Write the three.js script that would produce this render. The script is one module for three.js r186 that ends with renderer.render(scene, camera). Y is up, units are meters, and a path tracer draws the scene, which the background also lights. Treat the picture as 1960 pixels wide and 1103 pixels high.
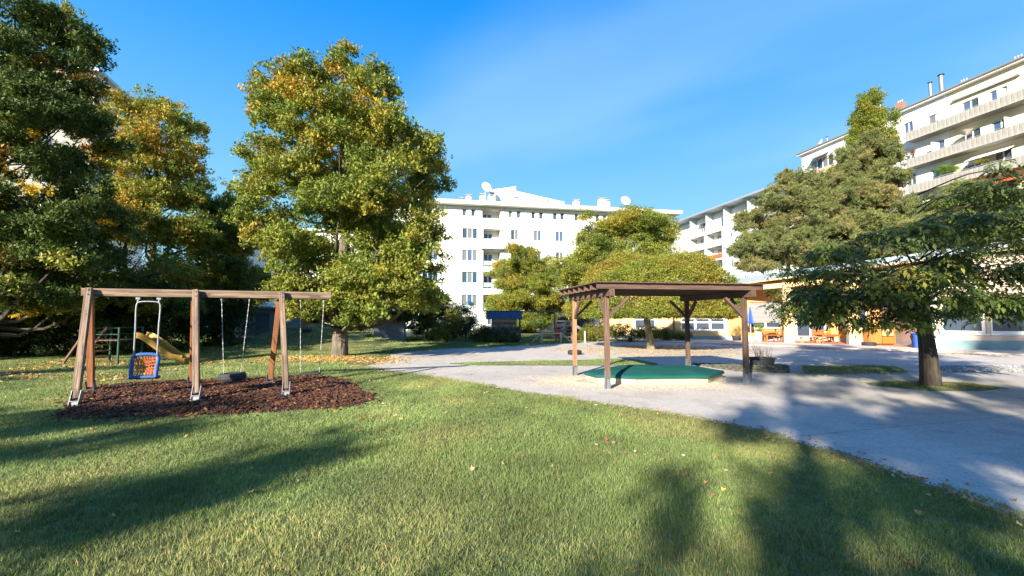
import * as THREE from 'three';
import { mergeGeometries, toCreasedNormals } from 'three/addons/utils/BufferGeometryUtils.js';
import { RoundedBoxGeometry } from 'three/addons/geometries/RoundedBoxGeometry.js';

// ---------------------------------------------------------------- camera, sky, sun, exposure
const scene = new THREE.Scene();
const camera = new THREE.PerspectiveCamera(64.68, 1024 / 576, 0.1, 3000);
camera.position.set(0, 1.65, 0);
camera.rotation.x = 0.0648;
const renderer = new THREE.WebGLRenderer({ antialias: true });
renderer.toneMapping = THREE.LinearToneMapping;
renderer.toneMappingExposure = 3.7;
renderer.shadowMap.enabled = true;

const SUN = new THREE.Vector3(-0.448, 0.358, 0.817).normalize();
const sun = new THREE.DirectionalLight(new THREE.Color().setRGB(1, 0.90, 0.77), 4.4);
sun.name = 'sun';
sun.position.copy(SUN).multiplyScalar(120);
sun.castShadow = true;
sun.shadow.radius = 1.2;
Object.assign(sun.shadow.camera, { left: -90, right: 90, top: 90, bottom: -90, near: 1, far: 320 });
sun.shadow.mapSize.set(4096, 4096);
scene.add(sun);

// ---------------------------------------------------------------- small maths
function rng(seed) {
  let s = seed | 0;
  return () => { s = (s + 0x6d2b79f5) | 0; let t = Math.imul(s ^ (s >>> 15), 1 | s); t = (t + Math.imul(t ^ (t >>> 7), 61 | t)) ^ t; return ((t ^ (t >>> 14)) >>> 0) / 4294967296; };
}
function hash3(x, y, z) { let h = Math.imul(x, 374761393) + Math.imul(y, 668265263) + Math.imul(z, 1274126177); h = Math.imul(h ^ (h >>> 13), 1274126177); return ((h ^ (h >>> 16)) >>> 0) / 4294967296; }
const sm = (t) => t * t * (3 - 2 * t), mix = (a, b, t) => a + (b - a) * t, clamp = (x, a = 0, b = 1) => Math.min(b, Math.max(a, x));
const step = (a, b, x) => sm(clamp((x - a) / (b - a)));
function noise3(x, y, z, px = 0, py = 0) {           // value noise; px, py: period for tiling
  const xi = Math.floor(x), yi = Math.floor(y), zi = Math.floor(z), u = sm(x - xi), v = sm(y - yi), w = sm(z - zi);
  const X = (k) => (px ? ((k % px) + px) % px : k), Y = (k) => (py ? ((k % py) + py) % py : k);
  const c = (i, j, k) => hash3(X(xi + i), Y(yi + j), zi + k);
  return mix(mix(mix(c(0, 0, 0), c(1, 0, 0), u), mix(c(0, 1, 0), c(1, 1, 0), u), v), mix(mix(c(0, 0, 1), c(1, 0, 1), u), mix(c(0, 1, 1), c(1, 1, 1), u), v), w);
}
function fbm2(u, v, n, oct, seed) { let a = 0.5, s = 0, t = 0, f = n; for (let i = 0; i < oct; i++) { s += a * noise3(u * f, v * f, seed + i * 7.3, f, f); t += a; a *= 0.55; f *= 2; } return s / t; }

// the sky: clear blue air, paler towards the horizon, thin high cirrus
{
  const W = 1024, H = 512, d = new Float32Array(W * H * 4);
  for (let j = 0; j < H; j++) for (let i = 0; i < W; i++) {
    const el = ((j + 0.5) / H - 0.5) * Math.PI, az = ((i + 0.5) / W - 0.5) * 2 * Math.PI;
    const y = Math.sin(el), x = Math.cos(el) * Math.cos(az), z = Math.cos(el) * Math.sin(az);
    const h = Math.max(0, y), u = clamp((0.62 - h) / 0.62), d0 = clamp((h - 0.62) / 0.38);
    let r = 0.003 + 0.15 * Math.pow(u, 1.5) - 0.001 * d0, g = 0.084 + 0.185 * Math.pow(u, 1.2) - 0.02 * d0, b = 0.285 + 0.025 * u - 0.04 * d0;
    const k = 1 / (h + 0.12), cx = -x * k, cz = z * k;                     // cirrus on a high flat layer, drawn out one way
    const a = cx * 0.8 - cz * 0.6, c = cx * 0.6 + cz * 0.8;
    let n = 0, am = 0.5; for (let o = 0; o < 5; o++) { n += am * noise3(a * 0.55 * 2 ** o + 13, c * 1.5 * 2 ** o + 2, o * 5.1); am *= 0.5; }
    const m = step(0.46, 0.86, n) * step(0.02, 0.2, h) * 0.3;
    r = mix(r, 0.17, m); g = mix(g, 0.25, m); b = mix(b, 0.30, m);
    const s = Math.max(0, x * SUN.x + y * SUN.y + z * SUN.z), glow = 0.5 * Math.pow(s, 24) + 0.12 * Math.pow(s, 5);
    const q = (j * W + i) * 4;
    d[q] = r + glow * 0.9; d[q + 1] = g + glow * 0.85; d[q + 2] = b + glow * 0.7; d[q + 3] = 1;
  }
  const sky = new THREE.DataTexture(d, W, H, THREE.RGBAFormat, THREE.FloatType);
  sky.mapping = THREE.EquirectangularReflectionMapping; sky.magFilter = THREE.LinearFilter; sky.minFilter = THREE.LinearFilter; sky.needsUpdate = true;
  scene.background = sky; scene.environment = sky;
}

// ---------------------------------------------------------------- textures and materials
function tex(w, h, fn, srgb = true, size = [1, 1]) {    // fn(u, v) -> [r, g, b] linear 0..1 (srgb: stored encoded)
  const d = new Uint8Array(w * h * 4), enc = (x) => Math.round(255 * (srgb ? Math.pow(clamp(x), 1 / 2.2) : clamp(x)));
  for (let j = 0; j < h; j++) for (let i = 0; i < w; i++) { const c = fn(i / w, j / h, i, j), q = (j * w + i) * 4; d[q] = enc(c[0]); d[q + 1] = enc(c[1]); d[q + 2] = enc(c[2]); d[q + 3] = 255; }
  const t = new THREE.DataTexture(d, w, h); t.wrapS = t.wrapT = THREE.RepeatWrapping; t.magFilter = t.minFilter = THREE.LinearFilter; if (srgb) t.colorSpace = THREE.SRGBColorSpace;
  t.repeat.set(1 / size[0], 1 / size[1]); t.needsUpdate = true; return t;
}
const grey = (x) => [x, x, x];
function mat(color, rough = 0.8, more = {}) {
  const m = new THREE.MeshPhysicalMaterial({ roughness: rough, side: THREE.DoubleSide, ...more });
  m.color.setRGB(...color); return m;
}
function tinted(map, color, rough = 0.9, more = {}) { const m = mat(color, rough, { map, ...more }); return m; }
const vary = (c, k) => c.map((x) => x * k);

// wood: v runs along the grain
function woodTex(base, dark, seed) {
  return tex(256, 1024, (u, v) => {
    const g = fbm2(u, v * 0.06 + 0.03, 32, 3, seed), f = fbm2(u, v * 0.25, 64, 2, seed + 31), l = fbm2(u, v, 4, 3, seed + 50);
    const crack = step(0.73, 0.82, noise3(u * 40, v * 5, seed + 80, 40, 5)) * 0.6;
    let t = clamp(g * 0.9 + f * 0.5 - 0.35 + (l - 0.5) * 0.7 - crack);
    const s = hash3(Math.floor(u * 12), Math.floor(v * 9), seed) > 0.94 ? Math.max(0, 1 - Math.hypot((u * 12) % 1 - 0.5, ((v * 9) % 1 - 0.5) * 5) * 3) : 0;
    t = clamp(t - s); return [0, 1, 2].map((k) => mix(dark[k], base[k], t));
  }, true, [0.6, 2.2]);
}
const woodBump = tex(256, 512, (u, v) => grey(clamp(fbm2(u, v * 0.06, 32, 3, 5) * 1.3 - 0.15 - step(0.73, 0.82, noise3(u * 40, v * 5, 80, 40, 5)) * 0.4)), false, [0.6, 2.2]);
const woodM = (base, dark, seed) => mat([1, 1, 1], 0.85, { map: woodTex(base, dark, seed), bumpMap: woodBump, bumpScale: 0.004 });
const barkTex = tex(256, 512, (u, v) => { const g = fbm2(u, v * 0.3, 16, 4, 11), m = fbm2(u, v, 8, 3, 90); const t = clamp(g * 1.7 - 0.35); return [mix(0.035, 0.19, t), mix(0.028, 0.15 + 0.02 * m, t), mix(0.022, 0.11, t)]; }, true, [0.7, 1.4]);
const barkBump = tex(256, 512, (u, v) => grey(clamp(fbm2(u, v * 0.3, 16, 4, 11) * 1.7 - 0.35)), false, [0.7, 1.4]);
const barkM = mat([1, 1, 1], 0.95, { map: barkTex, bumpMap: barkBump, bumpScale: 0.03 });
const barkDark = mat([0.42, 0.4, 0.38], 0.95, { map: barkTex, bumpMap: barkBump, bumpScale: 0.03 });
const barkPale = mat([1.7, 1.65, 1.6], 0.95, { map: barkTex, bumpMap: barkBump, bumpScale: 0.02 });
const plasterBump = tex(512, 512, (u, v) => grey(fbm2(u, v, 64, 3, 17)), false, [2, 2]);
function plaster(c, seed = 1, stain = 0.1) {           // rendered wall: grain, faint uneven weathering in streaks and patches
  return mat([1, 1, 1], 0.92, { map: tex(512, 512, (u, v) => { const a = fbm2(u, v, 4, 4, seed), b = fbm2(u, v * 0.15, 48, 3, seed + 9), f = noise3(u * 256, v * 256, seed, 256, 256); const k = 1 - stain * (step(0.4, 0.75, a) * 0.6 + step(0.5, 0.8, b) * 0.7) + (f - 0.5) * 0.05; return c.map((x) => x * k); }, true, [9, 9]), bumpMap: plasterBump, bumpScale: 0.004 });
}
const M = {
  glass: mat([0.035, 0.05, 0.075], 0.06, { specularIntensity: 1, ior: 1.6 }),
  glassBlue: mat([0.05, 0.085, 0.16], 0.06, { ior: 1.6 }),
  curtain: mat([0.12, 0.125, 0.125], 0.3, { clearcoat: 1, clearcoatRoughness: 0.05 }),
  frame: mat([0.62, 0.62, 0.60], 0.45),
  frameTeal: mat([0.30, 0.47, 0.50], 0.5),
  white: plaster([0.65, 0.655, 0.65], 3, 0.12),
  white2: plaster([0.68, 0.665, 0.62], 23, 0.12),
  yellow: plaster([0.60, 0.53, 0.38], 43, 0.08),
  concrete: plaster([0.32, 0.31, 0.275], 61, 0.4),
  concreteDark: plaster([0.30, 0.29, 0.27], 67, 0.3),
  apricot: plaster([0.56, 0.28, 0.10], 71, 0.06),
  cream: plaster([0.56, 0.39, 0.20], 73, 0.06),
  pink: plaster([0.50, 0.36, 0.31], 79, 0.08),
  teal: plaster([0.16, 0.25, 0.26], 83, 0.15),
  greyBase: plaster([0.40, 0.41, 0.40], 89, 0.2),
  zinc: mat([0.42, 0.44, 0.46], 0.42, { metalness: 0.6, bumpMap: plasterBump, bumpScale: 0.002 }),
  fascia: mat([0.16, 0.20, 0.235], 0.45, { metalness: 0.25 }),
  steel: mat([0.22, 0.235, 0.25], 0.5, { metalness: 0.6, bumpMap: plasterBump, bumpScale: 0.003 }),
  darkSteel: mat([0.07, 0.07, 0.075], 0.5, { metalness: 0.5 }),
  rope: mat([0.45, 0.45, 0.42], 0.9),
  blind: mat([0.17, 0.17, 0.17], 0.5, { metalness: 0.1 }),
  brick: plaster([0.26, 0.13, 0.085], 97, 0.3),
  roofTile: plaster([0.20, 0.12, 0.09], 101, 0.5),
  rubber: mat([0.022, 0.022, 0.024], 0.75, { bumpMap: plasterBump, bumpScale: 0.004 }),
  swingWood: woodM([0.32, 0.225, 0.15], [0.08, 0.05, 0.03], 1),
  swingWoodB: woodM([0.30, 0.205, 0.135], [0.07, 0.042, 0.026], 6),
  freshWood: woodM([0.42, 0.17, 0.05], [0.20, 0.07, 0.025], 2),
  pergolaWood: woodM([0.155, 0.088, 0.055], [0.045, 0.025, 0.017], 3),
  pergolaWoodB: woodM([0.19, 0.112, 0.07], [0.055, 0.03, 0.02], 8),
  tanWood: woodM([0.40, 0.22, 0.12], [0.2, 0.09, 0.045], 9),
  tableWood: woodM([0.44, 0.20, 0.04], [0.30, 0.12, 0.02], 4),
  paleWood: woodM([0.50, 0.34, 0.18], [0.30, 0.19, 0.10], 5),
  sandBox: plaster([0.48, 0.40, 0.25], 103, 0.35),
  blue: mat([0.02, 0.07, 0.40], 0.55),
  blueFoam: mat([0.012, 0.065, 0.22], 0.65, { bumpMap: plasterBump, bumpScale: 0.003 }),
  orange: mat([0.45, 0.09, 0.03], 0.8),
  orangePaint: mat([0.50, 0.13, 0.02], 0.5),
  yellowPlastic: mat([0.33, 0.17, 0.012], 0.6),
  green: mat([0.012, 0.06, 0.035], 0.7),
  red: mat([0.45, 0.04, 0.03], 0.6),
  darkPlastic: mat([0.03, 0.033, 0.036], 0.6),
  shed: plaster([0.22, 0.235, 0.27], 107, 0.15),
  blueRoof: mat([0.035, 0.045, 0.085], 0.6),
  soil: plaster([0.07, 0.052, 0.038], 109, 0.4),
};

// ---------------------------------------------------------------- building blocks
const taken = {};
function numbered(name) { const n = taken[name] = (taken[name] ?? -1) + 1; return n ? name + '_' + String(n).padStart(3, '0') : name; }
function shade(o) { o.castShadow = o.receiveShadow = true; return o; }
function mesh(name, geo, m, parent) { const o = shade(new THREE.Mesh(Array.isArray(geo) ? merge(geo) : geo, m)); o.name = parent ? name : numbered(name); (parent || scene).add(o); return o; }
function tag(o, label, category, group) { o.userData.label = label; o.userData.category = category; if (group) o.userData.group = group; return o; }
function thing(name, label, category, p = [0, 0, 0], turn = 0, group) { const o = new THREE.Group(); o.name = numbered(name); o.position.set(...p); o.rotation.y = turn; scene.add(o); return tag(o, label, category, group); }
function structure(o) { o.userData.kind = 'structure'; return o; }
function stuff(o, label, category) { o.userData.kind = 'stuff'; if (label) tag(o, label, category); return o; }
function merge(list) { return mergeGeometries(list.map((g) => { const k = g.index ? g.toNonIndexed() : g; for (const n of Object.keys(k.attributes)) if (!['position', 'normal', 'uv'].includes(n)) k.deleteAttribute(n); return k; })); }
function boxUV(g) {                                     // uv in metres, v along the longest side
  g = g.index ? g.toNonIndexed() : g; g.computeBoundingBox();
  const s = g.boundingBox.getSize(new THREE.Vector3()).toArray(), long = s.indexOf(Math.max(...s));
  const p = g.attributes.position, n = g.attributes.normal, uv = new Float32Array(p.count * 2), off = Math.round((s[0] * 7.13 + s[1] * 3.7 + s[2] * 5.3) * 100) / 37;
  for (let i = 0; i < p.count; i++) {
    const N = [n.getX(i), n.getY(i), n.getZ(i)].map(Math.abs), P = [p.getX(i), p.getY(i), p.getZ(i)], ax = N.indexOf(Math.max(...N));
    let a = [0, 1, 2].filter((k) => k !== ax); if (a[0] === long) a = [a[1], a[0]];
    uv[2 * i] = P[a[0]] + ax * 0.31 + off; uv[2 * i + 1] = P[a[1]] + ax * 0.57 + off * 1.7;
  }
  g.setAttribute('uv', new THREE.BufferAttribute(uv, 2)); return g;
}
const box = (w, h, d, x = 0, y = 0, z = 0) => boxUV(new THREE.BoxGeometry(w, h, d)).translate(x, y, z);      // centred on x, z; y is its middle
const slab = (x0, x1, y0, y1, z0, z1) => box(Math.abs(x1 - x0), Math.abs(y1 - y0), Math.abs(z1 - z0), (x0 + x1) / 2, (y0 + y1) / 2, (z0 + z1) / 2);
const rbox = (w, h, d, r, x = 0, y = 0, z = 0) => boxUV(new RoundedBoxGeometry(w, h, d, 2, r)).translate(x, y, z);
function beam(a, b, w, h, r = 0.008, roll = 0) {         // a squared timber from a to b
  const A = new THREE.Vector3(...a), B = new THREE.Vector3(...b), L = A.distanceTo(B), g = boxUV(new RoundedBoxGeometry(w, L, h, 1, r));
  if (roll) g.rotateY(roll);
  g.applyQuaternion(new THREE.Quaternion().setFromUnitVectors(new THREE.Vector3(0, 1, 0), B.clone().sub(A).normalize()));
  const c = A.add(B).multiplyScalar(0.5); return g.translate(c.x, c.y, c.z);
}
function timber(a, b, w, h, r = 0.008) {                 // a timber kept upright: w across (level), h in the vertical plane
  const A = new THREE.Vector3(...a), B = new THREE.Vector3(...b), L = A.distanceTo(B), d = B.clone().sub(A).normalize();
  const side = new THREE.Vector3().crossVectors(d, new THREE.Vector3(0, 1, 0)).normalize(), up = new THREE.Vector3().crossVectors(side, d);
  const g = boxUV(new RoundedBoxGeometry(w, L, h, 1, r)); g.applyMatrix4(new THREE.Matrix4().makeBasis(side, d, up));
  const c = A.add(B).multiplyScalar(0.5); return g.translate(c.x, c.y, c.z);
}
function rod(a, b, r0, r1 = r0, n = 8) {
  const A = new THREE.Vector3(...a), B = new THREE.Vector3(...b), L = A.distanceTo(B), g = new THREE.CylinderGeometry(r1, r0, L, n).toNonIndexed();
  g.applyQuaternion(new THREE.Quaternion().setFromUnitVectors(new THREE.Vector3(0, 1, 0), B.clone().sub(A).normalize()));
  const c = A.add(B).multiplyScalar(0.5); return g.translate(c.x, c.y, c.z);
}
function pipe(points, r, n = 8, seg = 24, closed = false) { return new THREE.TubeGeometry(new THREE.CatmullRomCurve3(points.map((p) => new THREE.Vector3(...p)), closed, 'centripetal'), seg, r, n, closed); }
function limb(points, radii, n = 7) {                    // a tapered bent tube; uv in metres
  const c = new THREE.CatmullRomCurve3(points.map((p) => new THREE.Vector3(...p)), false, 'centripetal'), S = Math.max(2, (points.length - 1) * 3);
  const pos = [], nor = [], uv = [], idx = []; let len = 0, last = c.getPoint(0), N = new THREE.Vector3(1, 0, 0.3).normalize();
  for (let i = 0; i <= S; i++) {
    const t = i / S, p = c.getPoint(t), d = c.getTangent(t), B = new THREE.Vector3().crossVectors(d, N).normalize(); N = new THREE.Vector3().crossVectors(B, d).normalize();
    len += p.distanceTo(last); last = p;
    const f = t * (radii.length - 1), k = Math.min(radii.length - 2, Math.floor(f)), r = mix(radii[k], radii[k + 1], f - k);
    for (let j = 0; j <= n; j++) { const a = (j / n) * 2 * Math.PI, v = N.clone().multiplyScalar(Math.cos(a)).addScaledVector(B, Math.sin(a)); pos.push(p.x + v.x * r, p.y + v.y * r, p.z + v.z * r); nor.push(v.x, v.y, v.z); uv.push((j / n) * Math.max(0.15, Math.round(6.28 * radii[0] / 0.7) * 0.7 || 0.35), len); }
  }
  for (let i = 0; i < S; i++) for (let j = 0; j < n; j++) { const a = i * (n + 1) + j, b = a + n + 1; idx.push(a, a + 1, b, b, a + 1, b + 1); }
  const g = new THREE.BufferGeometry(); g.setAttribute('position', new THREE.Float32BufferAttribute(pos, 3)); g.setAttribute('normal', new THREE.Float32BufferAttribute(nor, 3)); g.setAttribute('uv', new THREE.Float32BufferAttribute(uv, 2)); g.setIndex(idx); return g.toNonIndexed();
}
function poly(points, y, holes = []) {                   // flat sheet from a list of [x, z]; uv in metres
  const s = new THREE.Shape(points.map(([x, z]) => new THREE.Vector2(x, -z))); for (const h of holes) s.holes.push(new THREE.Path(h.map(([x, z]) => new THREE.Vector2(x, -z))));
  return new THREE.ShapeGeometry(s).rotateX(-Math.PI / 2).translate(0, y, 0);
}
function smoothRing(points, n = 60) { return new THREE.CatmullRomCurve3(points.map(([x, z]) => new THREE.Vector3(x, 0, z)), true, 'centripetal').getPoints(n).slice(0, n).map((p) => [p.x, p.z]); }
function smoothLine(points, n = 40) { return new THREE.CatmullRomCurve3(points.map(([x, z]) => new THREE.Vector3(x, 0, z)), false, 'centripetal').getPoints(n).map((p) => [p.x, p.z]); }
function inside(poly, x, z) { let c = false; for (let i = 0, j = poly.length - 1; i < poly.length; j = i++) { const [a, b] = poly[i], [d, e] = poly[j]; if ((b > z) !== (e > z) && x < ((d - a) * (z - b)) / (e - b) + a) c = !c; } return c; }

// ---------------------------------------------------------------- ground
const hill = (x, z) => { const dx = x + 10.7, dz = z + 25.2; return 1.3 * Math.exp(-((dx / (dx < 0 ? 4.0 : 2.6)) ** 2 + (dz / 2.7) ** 2)) + 0.05 * noise3(x * 0.23, z * 0.23, 4) * step(3, 9, -x); };
const NEAR_EDGE = smoothLine([[-5.6, -15.7], [-4.82, -15.14], [-3.5, -13.98], [-1.06, -11.65], [0.34, -10.13], [2.11, -8.5], [3.32, -7.18], [3.82, -5.95], [4.05, -5.02], [4.19, -3.84], [4.3, -2], [4.5, 2], [5, 12]], 90)
  .map(([x, z], i) => [x + 0.08 * (noise3(i * 1.3, 2, 3) - 0.5), z + 0.08 * (noise3(i * 1.3, 7, 3) - 0.5)]);
const FAR_EDGE = smoothLine([[9, -36], [7.5, -32.5], [5.28, -30.81], [2.8, -28.6], [0.61, -26.83], [-1.6, -25.3], [-3.58, -24.16], [-5.01, -21.97], [-5.9, -19.6], [-5.75, -17.2]], 60).map(([x, z], i) => [x + 0.1 * (noise3(i * 0.9, 2, 8) - 0.5), z + 0.1 * (noise3(i * 0.9, 7, 8) - 0.5)]);
const cutZ = (x) => -6.38 - (x - 3.74) * 0.292;
const nearA = NEAR_EDGE.filter(([x, z]) => z < cutZ(x)), nearB = NEAR_EDGE.filter(([x, z]) => z >= cutZ(x));
const YARD_A = [...nearA, [3.70, cutZ(3.70) - 0.006], [45, cutZ(45) - 0.006], [45, -36], ...FAR_EDGE];
const YARD_B = [[3.71, cutZ(3.71) + 0.006], ...nearB, [45, 12], [45, cutZ(45) + 0.006]];
const ISLAND = smoothRing([[-2.25, -16.5], [-1.6, -15.95], [0.36, -15.75], [2.6, -15.7], [4.7, -15.72], [5.15, -16.1], [5.0, -17.4], [4.5, -18.2], [2.42, -17.7], [0, -17.2], [-1.5, -16.8]], 70);
const SOIL_STRIP = [[6.3, -16.15], [9.5, -15.8], [8.2, -13.6], [6.9, -13.95]];
const GRASS_STRIP = [[9.95, -15.7], [12.95, -15.5], [11.85, -13.75], [9.5, -13.35], [8.55, -13.45]];
const PEBBLE_STRIP = [[13.7, -15.45], [19, -15.6], [17, -13.9], [12.75, -13.8]];
const TREE_PATCH = smoothRing([[8.75, -11.35], [9.5, -11.75], [10.6, -11.9], [11.4, -11.5], [11.5, -10.9], [11.1, -10.55], [10.2, -10.3], [9.4, -10.4], [8.9, -10.8]], 50);
const MULCH = smoothRing([[-7.25, -7.55], [-8.45, -8.8], [-9.6, -10.4], [-9.3, -11.2], [-8.07, -11.6], [-6.6, -12.3], [-5.4, -12.75], [-4.5, -12.1], [-3.5, -10.5], [-2.75, -9.1], [-3.3, -8.45], [-4.4, -7.95], [-5.86, -7.6], [-6.7, -7.45]], 90)
  .map(([x, z], i) => [x + 0.22 * (noise3(i * 0.8, 1, 5) - 0.5), z + 0.22 * (noise3(i * 0.8, 6, 5) - 0.5)]);
const isLawn = (x, z) => inside(ISLAND, x, z) || inside(GRASS_STRIP, x, z) || inside(TREE_PATCH, x, z) || (!inside(YARD_A, x, z) && !inside(YARD_B, x, z) && !inside(MULCH, x, z));

const lawnTex = tex(1024, 1024, (u, v) => {
  const a = fbm2(u, v, 8, 4, 3), b = fbm2(u, v, 128, 2, 21), c = fbm2(u, v, 3, 3, 33), t = clamp(b * 1.6 - 0.35 + (a - 0.5)), s = step(0.5, 0.75, c) * 0.5;
  return [mix(mix(0.05, 0.15, t), 0.15, s), mix(mix(0.07, 0.17, t), 0.13, s), mix(0.015, 0.04, t)];
}, true, [12, 12]);
{
  const cuts = (lo, hi) => { const out = []; for (let v = lo; v <= hi + 1e-6; v += 0.5) out.push(v); for (const e of [8, 20, 45, 90, 200, 600, 1500]) { out.unshift(lo - e); out.push(hi + e); } return out; };
  const X = cuts(-24, 4), Z = cuts(-34, -8), pos = [], uv = [], idx = [];
  for (const z of Z) for (const x of X) { pos.push(x, hill(x, z), z); uv.push(x, -z); }
  for (let j = 0; j < Z.length - 1; j++) for (let i = 0; i < X.length - 1; i++) { const a = j * X.length + i, b = a + X.length; idx.push(a, b, a + 1, a + 1, b, b + 1); }
  const g = new THREE.BufferGeometry(); g.setAttribute('position', new THREE.Float32BufferAttribute(pos, 3)); g.setAttribute('uv', new THREE.Float32BufferAttribute(uv, 2)); g.setIndex(idx); g.computeVertexNormals();
  structure(mesh('lawn_ground', g, tinted(lawnTex, [1, 1, 1], 1)));
}
const yardTex = tex(2048, 2048, (u, v, i, j) => {
  const f = hash3(i, j, 5), f2 = hash3(i >> 1, j >> 1, 9), a = fbm2(u, v, 6, 5, 41), b = fbm2(u, v, 48, 3, 47), c = noise3(u * 400, v * 400, 2, 400, 400);
  const crumb = fbm2(u, v, 2, 4, 61); let k = 0.88 + (f - 0.5) * 0.2 + (f2 - 0.5) * 0.14 + (c - 0.5) * 0.12 - step(0.45, 0.7, a) * 0.17 - step(0.5, 0.75, b) * 0.12 - step(0.52, 0.6, crumb) * 0.07;
  if (f2 > 0.992) k *= 0.5;
  return [0.48 * k, 0.435 * k, 0.37 * k];
}, true, [20, 20]);
const yardM = tinted(yardTex, [1, 1, 1], 0.95, { bumpMap: plasterBump, bumpScale: 0.004 });
structure(mesh('asphalt_yard', poly(YARD_A, 0.006), yardM));
structure(mesh('asphalt_yard', poly(YARD_B, 0.006), yardM));
structure(mesh('grass_island', poly(ISLAND, 0.014), tinted(lawnTex, [1, 1, 1], 1)));
structure(mesh('soil_strip', poly(SOIL_STRIP, 0.012), M.soil));
structure(mesh('grass_verge', poly(GRASS_STRIP, 0.012), tinted(lawnTex, [1, 1, 1], 1)));
structure(mesh('gravel_strip', poly(PEBBLE_STRIP, 0.012), M.soil));
structure(mesh('tree_bed', poly(TREE_PATCH, 0.014), tinted(lawnTex, [0.9, 0.8, 0.8], 1)));
structure(mesh('mulch_bed', poly(MULCH, 0.012), mat([0.028, 0.012, 0.008], 1)));
for (const [x, z] of [[8.72, -14.72], [12.95, -14.6]]) structure(mesh('concrete_slab', [rbox(0.95, 0.05, 2.15, 0.01, 0, 0, 0).rotateY(-0.5).translate(x, 0.0, z)], M.concrete));

function instances(name, geo, m, list, parent) {        // list of [Matrix4, [r, g, b]]
  const o = shade(new THREE.InstancedMesh(geo, m, list.length)); o.name = parent ? name : numbered(name); const c = new THREE.Color();
  list.forEach(([a, k], i) => { o.setMatrixAt(i, a); o.setColorAt(i, c.setRGB(...k)); }); (parent || scene).add(o); return stuff(o);
}
const QY = new THREE.Vector3(0, 1, 0);
function place(x, y, z, turn, s, sy = s, tiltX = 0, tiltZ = 0) { return new THREE.Matrix4().compose(new THREE.Vector3(x, y, z), new THREE.Quaternion().setFromEuler(new THREE.Euler(tiltX, turn, tiltZ, 'YXZ')), new THREE.Vector3(s, sy, s)); }

// grass: patches of single blades
function grassPatch(size, blades, hMin, hMax, w, seed, two = true) {
  const r = rng(seed), pos = [], col = [];
  for (let k = 0; k < blades; k++) {
    const x = (r() - 0.5) * size * 1.4, z = (r() - 0.5) * size * 1.4, a = r() * 6.28, h = mix(hMin, hMax, r() * r()), lean = h * (0.25 + r() * 0.9), la = r() * 6.28, ww = w * (0.7 + 0.6 * r());
    const dx = Math.cos(a) * ww / 2, dz = Math.sin(a) * ww / 2, mx = x + Math.cos(la) * lean * 0.35, mz = z + Math.sin(la) * lean * 0.35, my = h * 0.62, tx = x + Math.cos(la) * lean, tz = z + Math.sin(la) * lean;
    const kind = r(), c = kind < 0.07 ? [0.40, 0.35, 0.16] : kind < 0.4 ? [0.235, 0.305, 0.092] : kind < 0.78 ? [0.17, 0.24, 0.066] : [0.115, 0.17, 0.048];
    if (two) { pos.push(x - dx, 0, z - dz, x + dx, 0, z + dz, mx + dx * 0.8, my, mz + dz * 0.8, x - dx, 0, z - dz, mx + dx * 0.8, my, mz + dz * 0.8, mx - dx * 0.8, my, mz - dz * 0.8, mx - dx * 0.8, my, mz - dz * 0.8, mx + dx * 0.8, my, mz + dz * 0.8, tx, h, tz); for (let q = 0; q < 9; q++) col.push(...c); }
    else { pos.push(x - dx, 0, z - dz, x + dx, 0, z + dz, tx, h, tz); for (let q = 0; q < 3; q++) col.push(...c); }
  }
  const g = new THREE.BufferGeometry(); g.setAttribute('position', new THREE.Float32BufferAttribute(pos, 3)); g.setAttribute('color', new THREE.Float32BufferAttribute(col, 3)); g.computeVertexNormals(); return g;
}
const grassM = mat([1, 1, 1], 0.75, { vertexColors: true, transmission: 0.3, thickness: 0, specularIntensity: 0.4 });
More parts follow.
